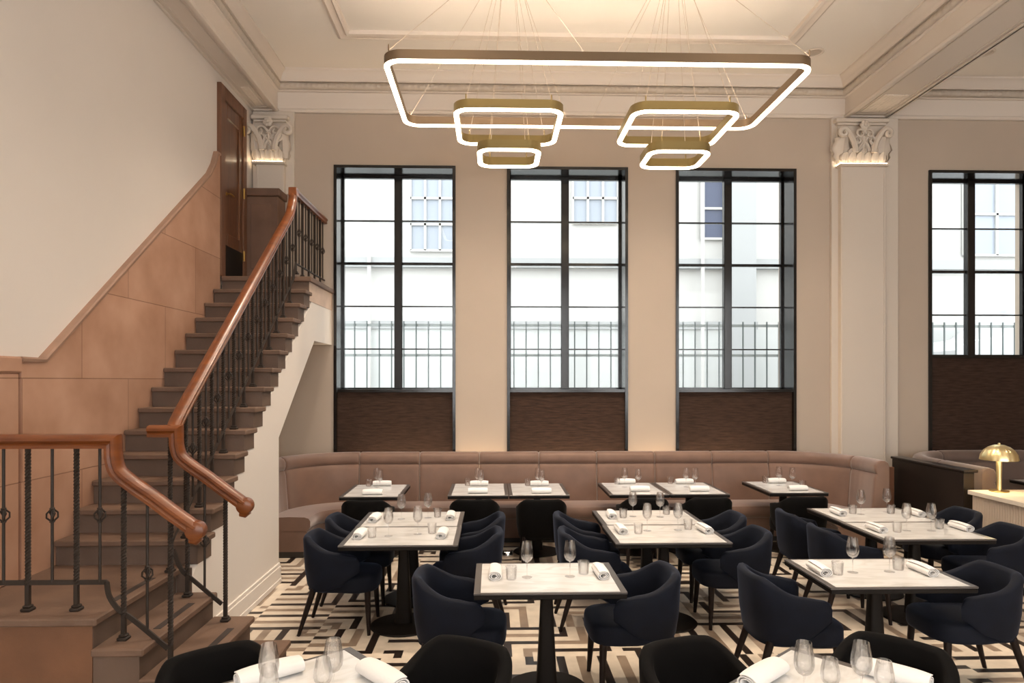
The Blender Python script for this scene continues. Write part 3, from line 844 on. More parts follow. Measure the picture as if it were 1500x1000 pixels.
# black partition, console
pt = thing('partition', 'black low partition between the two banquettes', 'partition', (5.06, 7.8, 0))
inv(MB().bbox(5.0, 5.12, 7.12, 8.42, 0, 1.07, 0.004).build('side_board', M['blackp'], pt), pt)
inv(MB().bbox(4.99, 5.15, 7.10, 8.44, 1.07, 1.10, 0.006).build('top_board', M['blackp'], pt), pt)
tag(MB().bbox(4.78, 4.96, 8.30, 8.38, 0.0, 0.98, 0.006).build('end_board', M['framew']), 'narrow brown board standing between banquette end and black partition', 'board')
cs = thing('console', 'cream fluted console cabinet with pale top carrying the gold lamp', 'cabinet', (5.3, 6.1, 0))
c = MB(); n = 60; y0_, y1_ = 4.9, 6.98; rows = []
prof = []
for i in range(n):
    for q in range(5):
        a = PI * q / 4; yy = y0_ + (y1_ - y0_) * (i + q / 4 * 0.92 + 0.04) / n
        prof.append((5.0 - 0.012 * math.sin(a), yy))
poly = prof + [(5.58, y1_), (5.58, y0_)]
c.prism(poly, 0.10, 0.86, 'z')
inv(c.build('body', M['console'], cs, smooth=60), cs)
inv(MB().bbox(4.965, 5.60, 4.87, 7.01, 0.86, 0.905, 0.004).build('top', M['contop'], cs), cs)
inv(MB().box(5.05, 5.55, 4.95, 6.95, 0, 0.10).build('plinth', M['kick'], cs), cs)
lm = thing('mushroom_lamp', 'gold mushroom shaped table lamp on the console', 'lamp', (5.22, 6.90, 0.905))
MB().lathe([(0, 0), (0.088, 0), (0.09, 0.006), (0.086, 0.012), (0.022, 0.016), (0, 0.016)], 32).build('base', M['brass'], lm, smooth=40)
MB().lathe([(0, 0.014), (0.022, 0.014), (0.022, 0.05), (0.028, 0.33), (0, 0.33)], 20).build('stem', M['lampb'], lm, smooth=40)
prof = [(0.030 * 0, 0.485), (0.05, 0.480), (0.10, 0.460), (0.145, 0.425), (0.172, 0.38), (0.182, 0.335), (0.182, 0.325), (0.176, 0.33), (0.165, 0.378), (0.14, 0.418), (0.098, 0.45), (0.05, 0.470), (0, 0.475)]
b = MB(); nseg = 96; rows = []
for i in range(nseg):
    a = 2 * PI * i / nseg; f = 0.93 + 0.02 * abs(math.sin(a * 8))
    rows.append([(r * f * math.cos(a), r * f * math.sin(a), z) for r, z in prof])
b.grid(rows, closed_u=True); b.build('shade', M['lampb'], lm, smooth=60)
MB().lathe([(0, 0.48), (0.012, 0.482), (0.012, 0.498), (0, 0.502)], 12).build('finial', M['lampb'], lm, smooth=60)
MB().lathe([(0, 0.33), (0.03, 0.34), (0.035, 0.37), (0, 0.40)], 12).build('bulb', emit('lamp_bulb', (1.0, 0.85, 0.5), 8), lm, smooth=60)

# ------------------------------------------------------------------ chairs
def superell(a, e): c, s = math.cos(a), math.sin(a); return (math.copysign(abs(c) ** e, c), math.copysign(abs(s) ** e, s))
def make_chair(fab):
    """tub chair; sits facing +x, origin at floor under the seat centre"""
    t = thing('tub_chair', 'x', 'chair')
    s = MB(); n = 40; rows = []
    prof = [(0.90, 0.338), (0.975, 0.346), (1.0, 0.366), (1.0, 0.43), (0.985, 0.455), (0.93, 0.470), (0.70, 0.478), (0.35, 0.483), (0.0, 0.484)]
    for i in range(n):
        a = 2 * PI * i / n; cx, cy = superell(a, 0.50)
        ax = 0.295 if cx > 0 else 0.27; wy = 0.236 + (0.012 if cx > 0 else -0.01)
        rows.append([(0.035 + ax * cx * f, wy * cy * f, z) for f, z in prof])
    s.grid(rows, closed_u=True); s.add([r[0] for r in rows], [list(range(n))])
    s.build('seat', fab, t, smooth=60)
    # wrapped back: cross section swept round the seat; phi = 0 is the middle of the back
    b = MB(); nn = 56; rows = []; PH = math.radians(124)
    for i in range(nn + 1):
        u = i / nn * 2 - 1; ph = u * PH; au = abs(u)
        cx, cy = superell(PI + ph, 0.66)
        fall = 0.55 * smoothstep((au - 0.24) / 0.62) + 0.45 * max(0, min(1, (au - 0.28) / 0.60))
        top = 0.785 - 0.135 * fall
        bot = 0.355 + 0.135 * smoothstep((au - 0.62) / 0.34)
        endr = math.sqrt(max(0, 1 - ((au - 0.88) / 0.12) ** 2)) if au > 0.88 else 1
        th = 0.060 * (0.45 + 0.55 * endr)
        mid = (top + bot) / 2 - 0.02 * (1 - endr); hh = (top - bot) / 2 * (0.50 + 0.50 * endr)
        row = []
        for (off, f) in ((0, -1.0), (0.10, -0.97), (0.0, -0.80), (-0.0, -0.2), (0.0, 0.5), (0.0, 0.88), (0.15, 0.965), (0.5, 1.0), (0.85, 0.965), (1.0, 0.88), (1.0, 0.4), (1.0, -0.3), (1.0, -1.0)):
            zz = mid + hh * f
            lean = 0.025 * (zz - 0.36) / 0.42 * (1 - 0.5 * au)                  # back leans outward
            tap = -0.018 * max(0, (0.50 - zz) / 0.14) ** 1.5                     # tucks in at the bottom
            A = 0.275 + lean + tap - off * th; B = 0.268 + lean * 0.6 + tap - off * th
            row.append((0.01 + A * cx, B * cy, zz))
        rows.append(row)
    b.grid(rows, closed_v=True); nv = len(rows[0])
    b.add(rows[0], [list(range(nv))]); b.add(rows[-1], [list(range(nv - 1, -1, -1))])
    b.build('backrest', fab, t, smooth=65)
    for sx, sy in ((1, 1), (1, -1), (-1, 1), (-1, -1)):
        x, y = (0.255 if sx > 0 else -0.175), 0.188
        l = MB(); l.tube([(x, sy * y, 0.37), (x + (0.008 if sx > 0 else -0.06), sy * (y + 0.014), 0.18), (x + (0.018 if sx > 0 else -0.115), sy * (y + 0.03), 0.0)], 0.024, 10, rs=[1.1, 0.88, 0.58])
        l.build('leg', M['leg'], t, smooth=50)
    return t
navy = Kind(make_chair(M['velvet'])); dark = Kind(make_chair(M['charc']))

# ------------------------------------------------------------------ tables
def make_table(lx, ly, flat=True):
    t = thing('restaurant_table', 'x', 'table')
    hx, hy = lx / 2, ly / 2; w = 0.036 if flat else 0.036
    r = MB(); wx, wy = 0.042, 0.018
    for (a0, a1, b0, b1) in ((-hx, -hx + wx, -hy, hy), (hx - wx, hx, -hy, hy), (-hx + wx, hx - wx, -hy, -hy + wy), (-hx + wx, hx - wx, hy - wy, hy)):
        r.bbox(a0, a1, b0, b1, 0.737, 0.75, 0.002)
    r.build('rim', M['rim'], t)
    MB().box(-hx + wx, hx - wx, -hy + wy, hy - wy, 0.739, 0.7495).build('tabletop', M['marble'], t)
    MB().bbox(-hx + 0.002, hx - 0.002, -hy + 0.002, hy - 0.002, 0.708, 0.738, 0.004).build('underside', M['tbase'], t)
    c = MB(); rows = []
    for z, f in ((0.70, 0.8), (0.66, 0.62), (0.45, 0.74), (0.2, 0.95), (0.03, 1.1)):
        rows.append([(0.064 * f * superell(2 * PI * q / 24 + 0.001, 0.5)[0], 0.055 * f * superell(2 * PI * q / 24 + 0.001, 0.5)[1], z) for q in range(24)])
    c.grid(rows, closed_v=True); c.build('column', M['tbase'], t, smooth=40)
    MB().lathe([(0, 0), (0.275, 0), (0.28, 0.006), (0.27, 0.014), (0.12, 0.030), (0, 0.034)], 40).build('base', M['tbase'], t, smooth=30)
    return t
TW = Kind(make_table(0.945, 0.69)); TB = Kind(make_table(0.69, 0.90)); TQ = Kind(make_table(0.72, 0.72))

# ------------------------------------------------------------------ glassware and linen
def make_wine(k=1.0, name='wine_glass'):
    t = thing(name, 'x', 'glass')
    b = [(0.0, 0.100), (0.012, 0.101), (0.026, 0.110), (0.037, 0.128), (0.041, 0.148), (0.039, 0.18), (0.033, 0.215), (0.0295, 0.235), (0.0285, 0.235), (0.032, 0.214), (0.038, 0.18), (0.0398, 0.148), (0.036, 0.130), (0.025, 0.1125), (0.012, 0.104), (0.0, 0.103)]
    MB().lathe(b, 24).build('bowl', M['wineg'], t, smooth=60)
    MB().lathe([(0.0033, 0.006), (0.0028, 0.04), (0.003, 0.08), (0.006, 0.099), (0.0, 0.1005)], 10).build('stem', M['wineg'], t, smooth=60)
    MB().lathe([(0, 0.0), (0.034, 0.0), (0.035, 0.0015), (0.02, 0.0035), (0.006, 0.007), (0, 0.009)], 24).build('foot', M['wineg'], t, smooth=60)
    return t
def make_tumbler():
    b = [(0, 0.0), (0.031, 0.0), (0.034, 0.004), (0.039, 0.086), (0.0375, 0.086), (0.0325, 0.009), (0.0, 0.009)]
    return tag(MB().lathe(b, 24).build('tumbler', M['wineg'], smooth=40), 'x', 'glass')
def make_napkin():
    """napkin rolled up loosely; the roll lies along x"""
    m = MB(); L2 = 0.112; n = 80; turns = 2.6
    inner = []; outer = []
    for i in range(n + 1):
        t = i / n; a = -PI / 2 - t * turns * 2 * PI
        r = 0.011 + 0.028 * t; th = 0.0048
        for lst, rr in ((inner, r), (outer, r + th)):
            lst.append((1.22 * rr * math.cos(a), rr * 0.80 * math.sin(a)))
    loop = outer + inner[::-1]
    zmin = min(z for y, z in loop); rows = []
    for q in range(9):
        s = q / 8 * 2 - 1; k = 1 - 0.10 * abs(s) ** 3
        rows.append([(L2 * s, y * k, (z - zmin) * k) for y, z in loop])
    m.grid(rows, closed_v=True)
    nl = len(loop)
    for r, fl_ in ((rows[0], False), (rows[-1], True)):
        h = nl // 2
        for i in range(h - 1):
            f = (i, i + 1, nl - 2 - i, nl - 1 - i)
            m.add([r[j] for j in f], [(0, 1, 2, 3)])
    return tag(m.build('napkin', M['linen'], smooth=50), 'x', 'napkin')
WG = Kind(make_wine()); TG = Kind(make_tumbler()); NP = Kind(make_napkin())

ZT = 0.75
# (key, kind, x, y, rotation, short name used in labels)
TABLES = [
    ('T1a', TW, (-0.748, 5.745), 0, 'near table of the joined pair beside the staircase'),
    ('T1b', TW, (-0.752, 6.437), 0, 'far table of the joined pair beside the staircase'),
    ('T2', TW, (0.355, 4.515), 0, 'lone table in the middle foreground'),
    ('T3a', TW, (1.450, 5.765), 0, 'near table of the central joined pair'),
    ('T3b', TW, (1.462, 6.457), 0, 'far table of the central joined pair'),
    ('T4a', TW, (3.655, 5.825), 0, 'near table of the right joined pair'),
    ('T4b', TW, (3.665, 6.517), 0, 'far table of the right joined pair'),
    ('T5', TW, (2.590, 4.565), 0, 'lone table in the right foreground'),
    ('B1', TB, (-1.375, 8.12), 0, 'first banquette table from the left'),
    ('B2', TB, (-0.168, 8.17), 0, 'second banquette table from the left'),
    ('B3', TB, (0.528, 8.17), 0, 'third banquette table from the left'),
    ('B4', TB, (1.675, 8.19), 0, 'fourth banquette table from the left'),
    ('B5', TB, (2.371, 8.19), 0, 'fifth banquette table from the left'),
    ('B6', TB, (3.545, 8.25), 0, 'sixth banquette table from the left'),
    ('FL', TQ, (-0.745, 2.850), math.radians(39.5), 'diamond-turned table at the bottom left'),
    ('FR', TQ, (1.424, 2.79), math.radians(41), 'diamond-turned table at the bottom right'),
    ('N1', TB, (7.13, 8.34), 0, 'table of the next bay behind the gold lamp'),
]
DESC = {
    'T1a': 'white marble table in dark rim, near one of joined pair beside staircase',
    'T1b': 'white marble table in dark rim, far one of joined pair beside staircase',
    'T2': 'lone white marble table in dark rim standing in the middle foreground',
    'T3a': 'white marble table in dark rim, near one of the central joined pair',
    'T3b': 'white marble table in dark rim, far one of the central joined pair',
    'T4a': 'white marble table in dark rim, near one of the right joined pair',
    'T4b': 'white marble table in dark rim, far one of the right joined pair',
    'T5': 'lone white marble table in dark rim standing in the right foreground',
    'B1': 'small marble table at the banquette, first from the left, standing alone',
    'B2': 'small marble table at the banquette, second from the left',
    'B3': 'small marble table at the banquette, third from the left',
    'B4': 'small marble table at the banquette, fourth from the left',
    'B5': 'small marble table at the banquette, fifth from the left',
    'B6': 'small marble table at the banquette, sixth from left at the right curve',
    'FL': 'square marble table turned like a diamond at the bottom left',
    'FR': 'square marble table turned like a diamond at the bottom right',
    'N1': 'small table with white top at far right edge behind the gold lamp',
}
TN = {k: n for k, _, _, _, n in TABLES}
for key, kd, (x, y), rz, nm in TABLES:
    kd.place((x, y, 0), rz, DESC[key], 'marble tables at the banquette' if key[0] == 'B' else None)

# chairs: (kind, x, y, heading, label)
CH = [
    (navy, -1.27, 5.74, 0, 'navy tub chair on the left of ' + TN['T1a']),
    (navy, -1.27, 6.46, 0, 'navy tub chair on the left of ' + TN['T1b']),
    (navy, -0.20, 5.80, PI, 'navy tub chair on the right of ' + TN['T1a']),
    (navy, -0.17, 6.46, PI, 'navy tub chair on the right of ' + TN['T1b']),
    (navy, -0.24, 4.55, -0.06, 'navy tub chair on the left of ' + TN['T2']),
    (navy, 0.96, 4.60, PI + 0.05, 'navy tub chair on the right of ' + TN['T2']),
    (navy, 0.84, 5.78, 0, 'navy tub chair on the left of ' + TN['T3a']),
    (navy, 0.86, 6.46, 0, 'navy tub chair on the left of ' + TN['T3b']),
    (navy, 2.06, 5.78, PI, 'navy tub chair on the right of ' + TN['T3a']),
    (navy, 2.10, 6.46, PI, 'navy tub chair on the right of ' + TN['T3b']),
    (navy, 3.06, 5.85, 0, 'navy tub chair on the left of ' + TN['T4a']),
    (navy, 3.07, 6.55, 0, 'navy tub chair on the left of ' + TN['T4b']),
    (navy, 4.33, 5.84, PI, 'navy tub chair on the right of ' + TN['T4a']),
    (navy, 4.44, 6.60, PI, 'navy tub chair on the right of ' + TN['T4b']),
    (navy, 1.96, 4.53, 0.0, 'navy tub chair on the left of ' + TN['T5']),
    (navy, 3.22, 4.56, PI, 'navy tub chair on the right of ' + TN['T5']),
    (dark, -1.36, 7.50, PI / 2, 'charcoal tub chair with its back to us at ' + TN['B1']),
    (dark, -0.20, 7.52, PI / 2, 'charcoal tub chair with its back to us at ' + TN['B2']),
    (dark, 0.53, 7.50, PI / 2, 'charcoal tub chair with its back to us at ' + TN['B3']),
    (dark, 1.66, 7.56, PI / 2, 'charcoal tub chair with its back to us at ' + TN['B4']),
    (dark, 2.36, 7.56, PI / 2, 'charcoal tub chair with its back to us at ' + TN['B5']),
    (dark, 3.44, 7.60, PI / 2, 'charcoal tub chair with its back to us at ' + TN['B6']),
    (dark, -1.19, 3.08, math.radians(-52), 'dark tub chair in front of stairs at bottom left, left of diamond-turned table'),
    (dark, -0.215, 3.125, math.radians(-118), 'dark rounded chair back at bottom centre, right of left diamond-turned table'),
    (dark, 0.98, 3.09, math.radians(-70), 'dark rounded chair back at bottom centre, left of right diamond-turned table'),
    (dark, 1.83, 3.12, math.radians(-134), 'dark tub chair at bottom right, behind right diamond-turned table'),
]
for kd, x, y, a, lab in CH: kd.place((x, y, 0), a, lab, 'navy velvet tub chairs' if kd is navy else 'charcoal tub chairs')

# table settings, in metres
QY = PI / 2
SET = [
 # table, kind, x, y, turn, where
 ('T1a', 'n', -1.107, 5.71, QY, 'left'), ('T1a', 'n', -0.422, 5.716, QY, 'right'), ('T1a', 't', -1.0, 5.682, 0, 'left'), ('T1a', 't', -0.517, 5.82, 0, 'right'), ('T1a', 'w', -0.872, 5.728, 0, 'left'), ('T1a', 'w', -0.636, 5.798, 0, 'right'),
 ('T1b', 'n', -1.097, 6.375, QY, 'left'), ('T1b', 'n', -0.399, 6.449, QY, 'right'), ('T1b', 't', -0.978, 6.34, 0, 'left'), ('T1b', 't', -0.527, 6.517, 0, 'right'), ('T1b', 'w', -0.858, 6.43, 0, 'left'), ('T1b', 'w', -0.615, 6.487, 0, 'right'),
 ('T2', 'n', 0.013, 4.547, QY, 'left'), ('T2', 'n', 0.716, 4.543, QY, 'right'), ('T2', 't', 0.12, 4.466, 0, 'left'), ('T2', 't', 0.61, 4.578, 0, 'right'), ('T2', 'w', 0.225, 4.509, 0, 'left'), ('T2', 'w', 0.511, 4.517, 0, 'right'),
 ('T3a', 'n', 1.094, 5.828, QY, 'left'), ('T3a', 'n', 1.817, 5.834, QY + 0.1, 'right'), ('T3a', 't', 1.235, 5.771, 0, 'left'), ('T3a', 't', 1.704, 5.918, 0, 'right'), ('T3a', 'w', 1.335, 5.874, 0, 'left'), ('T3a', 'w', 1.608, 5.893, 0, 'right'),
 ('T3b', 'n', 1.124, 6.471, QY, 'left'), ('T3b', 't', 1.234, 6.436, 0, 'left'), ('T3b', 't', 1.684, 6.588, 0, 'right'), ('T3b', 'w', 1.338, 6.498, 0, 'left'), ('T3b', 'w', 1.591, 6.458, 0, 'right'),
 ('T4a', 'n', 3.313, 5.819, QY, 'left'), ('T4a', 'n', 4.083, 5.852, QY, 'right'), ('T4a', 't', 3.465, 5.761, 0, 'left'), ('T4a', 't', 3.916, 5.884, 0, 'right'), ('T4a', 'w', 3.579, 5.811, 0, 'left'), ('T4a', 'w', 3.792, 5.805, 0, 'right'),
 ('T4b', 'n', 3.348, 6.542, QY, 'left'), ('T4b', 'n', 4.07, 6.488, QY, 'right'), ('T4b', 't', 3.512, 6.571, 0, 'left'), ('T4b', 't', 3.885, 6.561, 0, 'right'), ('T4b', 'w', 3.573, 6.535, 0, 'left'), ('T4b', 'w', 3.885, 6.63, 0, 'right'),
 ('T5', 'n', 2.206, 4.567, QY, 'left'), ('T5', 'n', 2.904, 4.547, QY, 'right'), ('T5', 't', 2.31, 4.515, 0, 'left'), ('T5', 't', 2.786, 4.617, 0, 'right'), ('T5', 'w', 2.437, 4.56, 0, 'left'), ('T5', 'w', 2.696, 4.569, 0, 'right'),
 ('B1', 'n', -1.368, 8.483, 0, 'far'), ('B1', 'n', -1.37, 7.826, 0, 'near'), ('B1', 'w', -1.408, 8.323, 0, 'left'), ('B1', 'w', -1.345, 8.166, 0, 'right'), ('B1', 't', -1.526, 8.433, 0, ''),
 ('B2', 'n', -0.169, 8.45, 0, 'far'), ('B2', 'n', -0.174, 7.887, 0, 'near'), ('B2', 'w', -0.183, 8.289, 0, 'left'), ('B2', 'w', -0.143, 8.132, 0, 'right'), ('B2', 't', -0.313, 8.454, 0, ''),
 ('B3', 'n', 0.573, 8.429, 0, 'far'), ('B3', 'n', 0.559, 7.866, 0, 'near'), ('B3', 'w', 0.546, 8.268, 0, 'left'), ('B3', 'w', 0.58, 8.112, 0, 'right'), ('B3', 't', 0.43, 8.433, 0, ''),
 ('B4', 'n', 1.678, 8.566, 0, 'far'), ('B4', 'n', 1.724, 7.98, 0, 'near'), ('B4', 'w', 1.607, 8.292, 0, 'left'), ('B4', 'w', 1.751, 8.182, 0, 'right'), ('B4', 't', 1.555, 8.513, 0, ''),
 ('B5', 'n', 2.409, 8.545, 0, 'far'), ('B5', 'n', 2.422, 7.96, 0, 'near'), ('B5', 'w', 2.357, 8.271, 0, 'left'), ('B5', 'w', 2.454, 8.215, 0, 'right'), ('B5', 't', 2.237, 8.55, 0, ''),
 ('B6', 'n', 3.595, 8.57, 0, 'far'), ('B6', 'n', 3.599, 7.977, 0, 'near'), ('B6', 'w', 3.535, 8.346, 0, 'left'), ('B6', 'w', 3.656, 8.234, 0, 'right'), ('B6', 't', 3.456, 8.574, 0, 'left'), ('B6', 't', 3.757, 8.179, 0, 'right'),
]
WORD = {'n': 'rolled white napkin', 't': 'clear water tumbler', 'w': 'clear stemmed wine glass'}
KND = {'n': NP, 't': TG, 'w': WG}
GRP = {'n': 'rolled napkins on the tables', 't': 'water tumblers on the tables', 'w': 'wine glasses on the tables'}
for key, kk, x, y, rz, where in SET:
    lab = '%s%s on %s' % (WORD[kk], (' at the ' + where) if where else '', TN[key])
    if where: lab = '%s %s on %s' % (where, WORD[kk], TN[key])
    lab = lab.replace(' of the joined pair', ' of pair') if len(lab.split()) > 16 else lab
    KND[kk].place((x, y, ZT), rz + random.uniform(-0.08, 0.08), lab, GRP[kk])
# the two turned tables in front
for key, x, y, size, side in (
    ('FL', -0.905, 2.785, 'taller', 'left'),
    ('FL', -0.657, 2.829, 'taller', 'right'),
    ('FL', -0.873, 2.687, 'shorter', 'left'),
    ('FL', -0.679, 2.747, 'shorter', 'right'),
    ('FR', 1.267, 2.746, 'taller', 'left'),
    ('FR', 1.501, 2.74, 'taller', 'right'),
    ('FR', 1.347, 2.691, 'shorter', 'left'),
    ('FR', 1.551, 2.665, 'shorter', 'right'),
):
    o = WG.place((x, y, ZT), 0, '%s %s stemmed wine glass on %s' % (side, size, TN[key]), GRP['w'])
    if size == 'shorter': o.scale = (0.92, 0.92, 0.81)
for key, x, y, ang, side in (
    ('FL', -0.973, 3.005, 38, 'left'),
    ('FL', -0.477, 2.957, -48, 'right'),
    ('FR', 1.17, 2.925, 40, 'left'),
    ('FR', 1.737, 2.909, -45, 'right'),
):
    o = NP.place((x, y, ZT), math.radians(ang), '%s rolled white napkin on %s' % (side, TN[key]), GRP['n']); o.scale = (1.25, 1.15, 1.1)
WG.place((6.93, 8.35, ZT), 0, 'stemmed wine glass at far right edge on the next bay table', GRP['w'])
# steel cylinder on the floor under the banquette tables
tag(MB().lathe([(0, -0.06), (0.052, -0.06), (0.056, -0.055), (0.056, 0.055), (0.052, 0.06), (0, 0.06)], 24, (0, 0, 0.056), 'x').build('steel_cylinder', M['chrome'], smooth=40, loc=(0.165, 7.80, 0)), 'polished steel cylinder lying on the floor beneath the banquette tables', 'cylinder')

# ------------------------------------------------------------------ ring pendants
def rrect(cx, cy, w, d, r, n=8):
    out = []
    for (sx, sy, a0) in ((1, 1, 0), (-1, 1, PI / 2), (-1, -1, PI), (1, -1, 1.5 * PI)):
        for i in range(n + 1):
            a = a0 + PI / 2 * i / n
            out.append((cx + sx * (w / 2 - r) + r * math.cos(a), cy + sy * (d / 2 - r) + r * math.sin(a)))
    return out
def pendant(label, x0, x1, y0, y1, z, mm, canopies, r=0.13):
    cx, cy = (x0 + x1) / 2, (y0 + y1) / 2
    t = thing('ring_pendant', label, 'pendant light', (cx, cy, z), group=None)
    pa = [(x, y, 0) for x, y in rrect(0, 0, x1 - x0 - 0.05, y1 - y0 - 0.05, r)]
    def ring(sect, name, m2):
        return MB().sweep(pa, sect, closed=True).build(name, m2, t, smooth=30)
    ring([(-0.024, 0.0), (0.024, 0.0), (0.024, 0.082), (0.020, 0.082), (0.020, 0.060), (-0.020, 0.060), (-0.020, 0.082), (-0.024, 0.082)], 'frame', mm)
    ring([(-0.021, -0.016), (0.021, -0.016), (0.024, -0.008), (0.024, 0.0), (-0.024, 0.0), (-0.024, -0.008)], 'led_strip', M['led'])
    ring([(-0.017, 0.060), (0.017, 0.060), (0.017, 0.064), (-0.017, 0.064)], 'uplight_strip', M['ledup'])
    hx, hy = (x1 - x0) / 2 - 0.06, (y1 - y0) / 2 - 0.03
    for sx in (-1, 1):
        for sy in (-1, 1):
            kx = hx - 0.06 if len(canopies) == 1 else hx
            c = canopies[0] if sx < 0 or len(canopies) == 1 else canopies[1]
            a = Vector((sx * kx, sy * hy, 0.085)); e = Vector((c[0] - cx + sx * 0.04, c[1] - cy + sy * 0.04, 6.185 - z))
            wo = MB().tube([a, e], 0.0022, 5).build('wire', M['wire'], t)
            MB().lathe([(0, 0), (0.006, 0), (0.006, 0.05), (0.002, 0.06), (0, 0.06)], 8, a - Vector((0, 0, 0.005))).build('clip', mm, wo)
    if len(canopies) == 2:
        for sy in (-1, 1):
            for c, sx in ((canopies[0], -1), (canopies[1], 1)):
                a = Vector((sx * 0.14, sy * hy, 0.085)); e = Vector((c[0] - cx - sx * 0.04, c[1] - cy + sy * 0.04, 6.185 - z))
                MB().tube([a, e], 0.0022, 5).build('wire', M['wire'], t)
    return t
CA = [(0.15, 6.66), (1.78, 6.66)]
pendant('large bronze rectangular ring pendant spanning above four smaller rings', -0.955, 2.825, 5.86, 7.40, 4.80, M['ringd'], CA, 0.14)
pendant('middle-sized square brass ring pendant on the left beneath the large ring', -0.365, 0.655, 6.19, 7.15, 4.52, M['ringm'], CA[:1])
pendant('middle-sized square brass ring pendant on the right beneath the large ring', 1.28, 2.30, 6.19, 7.15, 4.52, M['ringm'], CA[1:])
pendant('smallest square brass ring pendant on the left, lowest of its stack', -0.15, 0.455, 6.32, 6.87, 4.20, M['ringm'], CA[:1], 0.11)
pendant('smallest square brass ring pendant on the right, lowest of its stack', 1.46, 2.065, 6.32, 6.87, 4.20, M['ringm'], CA[1:], 0.11)
for (x, y), w in zip(CA, ('left', 'right')):
    tag(MB().lathe([(0, 0), (0.10, 0), (0.105, 0.004), (0.105, 0.025), (0, 0.025)], 32, (0, 0, -0.025)).build('ceiling_rose', M['ringm'], smooth=40, loc=(x, y, 6.2)), 'round brass ceiling rose gathering the %s wires of the ring pendants' % w, 'ceiling rose')

# ------------------------------------------------------------------ ceiling speakers and out-of-frame spots
PW = 165
for (x, y), lab in (((4.06, 8.52), 'small round speaker disc in the ceiling right of the large ring'), ((6.22, 8.47), 'small round speaker disc in the ceiling of the next bay')):
    t = thing('ceiling_speaker', lab, 'speaker', (x, y, ZC))
    MB().lathe([(0.085, 0.0), (0.115, 0.0), (0.12, -0.008), (0.10, -0.016), (0.085, -0.008)], 32).build('trim_ring', M['corn'], t, smooth=40)
    MB().lathe([(0, -0.006), (0.086, -0.006), (0.086, -0.002), (0, -0.002)], 28).build('grille', M['orn'], t)
for x, y in [(-1.3, 3.4), (3.95, 3.8), (-0.6, 4.9), (1.0, 3.4), (2.6, 4.9), (0.9, 0.8), (-1.0, 1.6), (3.2, 1.6), (0.9, 5.9), (-1.2, 7.1), (0.2, 7.1), (1.9, 7.1), (3.3, 7.1), (7.5, 5.0)]:
    l = bpy.data.lights.new('ceiling_spot', 'SPOT'); l.energy = PW * (1.7 if y > 7 else 0.68); l.color = (1.0, 0.83, 0.66); l.spot_size = 1.9; l.spot_blend = 0.9; l.shadow_soft_size = 0.12
    o = bpy.data.objects.new('ceiling_spot', l); COL.objects.link(o); o.location = (x, y, ZC - 0.05)

def area(name, loc_, rot, sx, sy, energy, col, portal=False):
    l = bpy.data.lights.new(name, 'AREA'); l.shape = 'RECTANGLE'; l.size = sx; l.size_y = sy; l.energy = energy; l.color = col
    o = bpy.data.objects.new(name, l); COL.objects.link(o); o.location = loc_; o.rotation_euler = rot
    if portal: l.cycles.is_portal = True
    return o
for x0, x1, zs in WIN:
    area('window_portal', ((x0 + x1) / 2, GY + 0.12, (zs + ZW) / 2), (-PI / 2, 0, 0), x1 - x0, ZW - zs, 1, (1, 1, 1), True)
for x0, x1 in FW:  # fill lamps added across the unseen front windows to brighten the room
    area('window_daylight', ((x0 + x1) / 2, YF + 0.02, 3.05), (PI / 2, 0, 0), x1 - x0, 4.3, 75, (1.0, 0.96, 0.92))
# LED tucked behind the banquette back, washing up the wall
area('banquette_cove_light', (0.96, 9.25, 0.72), (PI, 0, 0), 5.4, 0.06, 60, (1.0, 0.74, 0.46))
pl = bpy.data.lights.new('lamp_light', 'POINT'); pl.energy = 9; pl.color = (1, 0.8, 0.45); pl.shadow_soft_size = 0.03
po = bpy.data.objects.new('lamp_light', pl); COL.objects.link(po); po.location = (5.16, 6.86, 0.905 + 0.36)

# ------------------------------------------------------------------ outside
g = MB().box(-40, 60, 10.2, 60, -0.5, -0.4); struct(g.build('ground', M['asphalt']))
struct(MB().box(8.6, 22, 14.1, 17.7, -0.4, 1.75).build('trim_12', M['facade']))
fy = 13.2
fn = thing('fence', 'tall grey-green metal picket fence outside the windows', 'fence', (4, fy, -0.4))
ztop = 3.17
r_ = MB(); r_.box(-6, 16, fy - 0.02, fy + 0.02, ztop - 0.08, ztop - 0.03); r_.box(-6, 16, fy - 0.02, fy + 0.02, ztop - 0.66, ztop - 0.61); r_.box(-6, 16, fy - 0.02, fy + 0.02, 0.2, 0.25)
inv(r_.build('rail', M['fencer'], fn), fn)
pick = None
for i in range(78):
    x = -5 + i * 0.235
    if pick is None:
        pick = inv(MB().box(-0.011, 0.011, -0.011, 0.011, -0.4, ztop + 0.02).build('picket', M['fence'], fn), fn); q = pick
    else:
        q = pick.copy(); COL.objects.link(q); q.parent = fn; q.matrix_parent_inverse = pick.matrix_parent_inverse.copy()
    q.location = (x, fy - 0.03, 0)
fa = thing('building', 'pale rendered building across the lane seen through the windows', 'building', (4, 18, -0.4))
def fpart(mb, name, m): return inv(mb.build(name, m, fa), fa)
fpart(MB().box(-14, 30, 18, 19, -0.4, 14), 'wall', M['facade'])
fpart(MB().box(-14, 30, 17.9, 18, -0.4, 3.4), 'lower_wall', M['facadeg'])
fpart(MB().box(-14, 30, 17.8, 18, 5.0, 5.25), 'string_course', M['facade2'])
fpart(MB().box(-14, 7.0, 17.85, 18, 3.4, 3.6), 'ledge', M['facade2'])
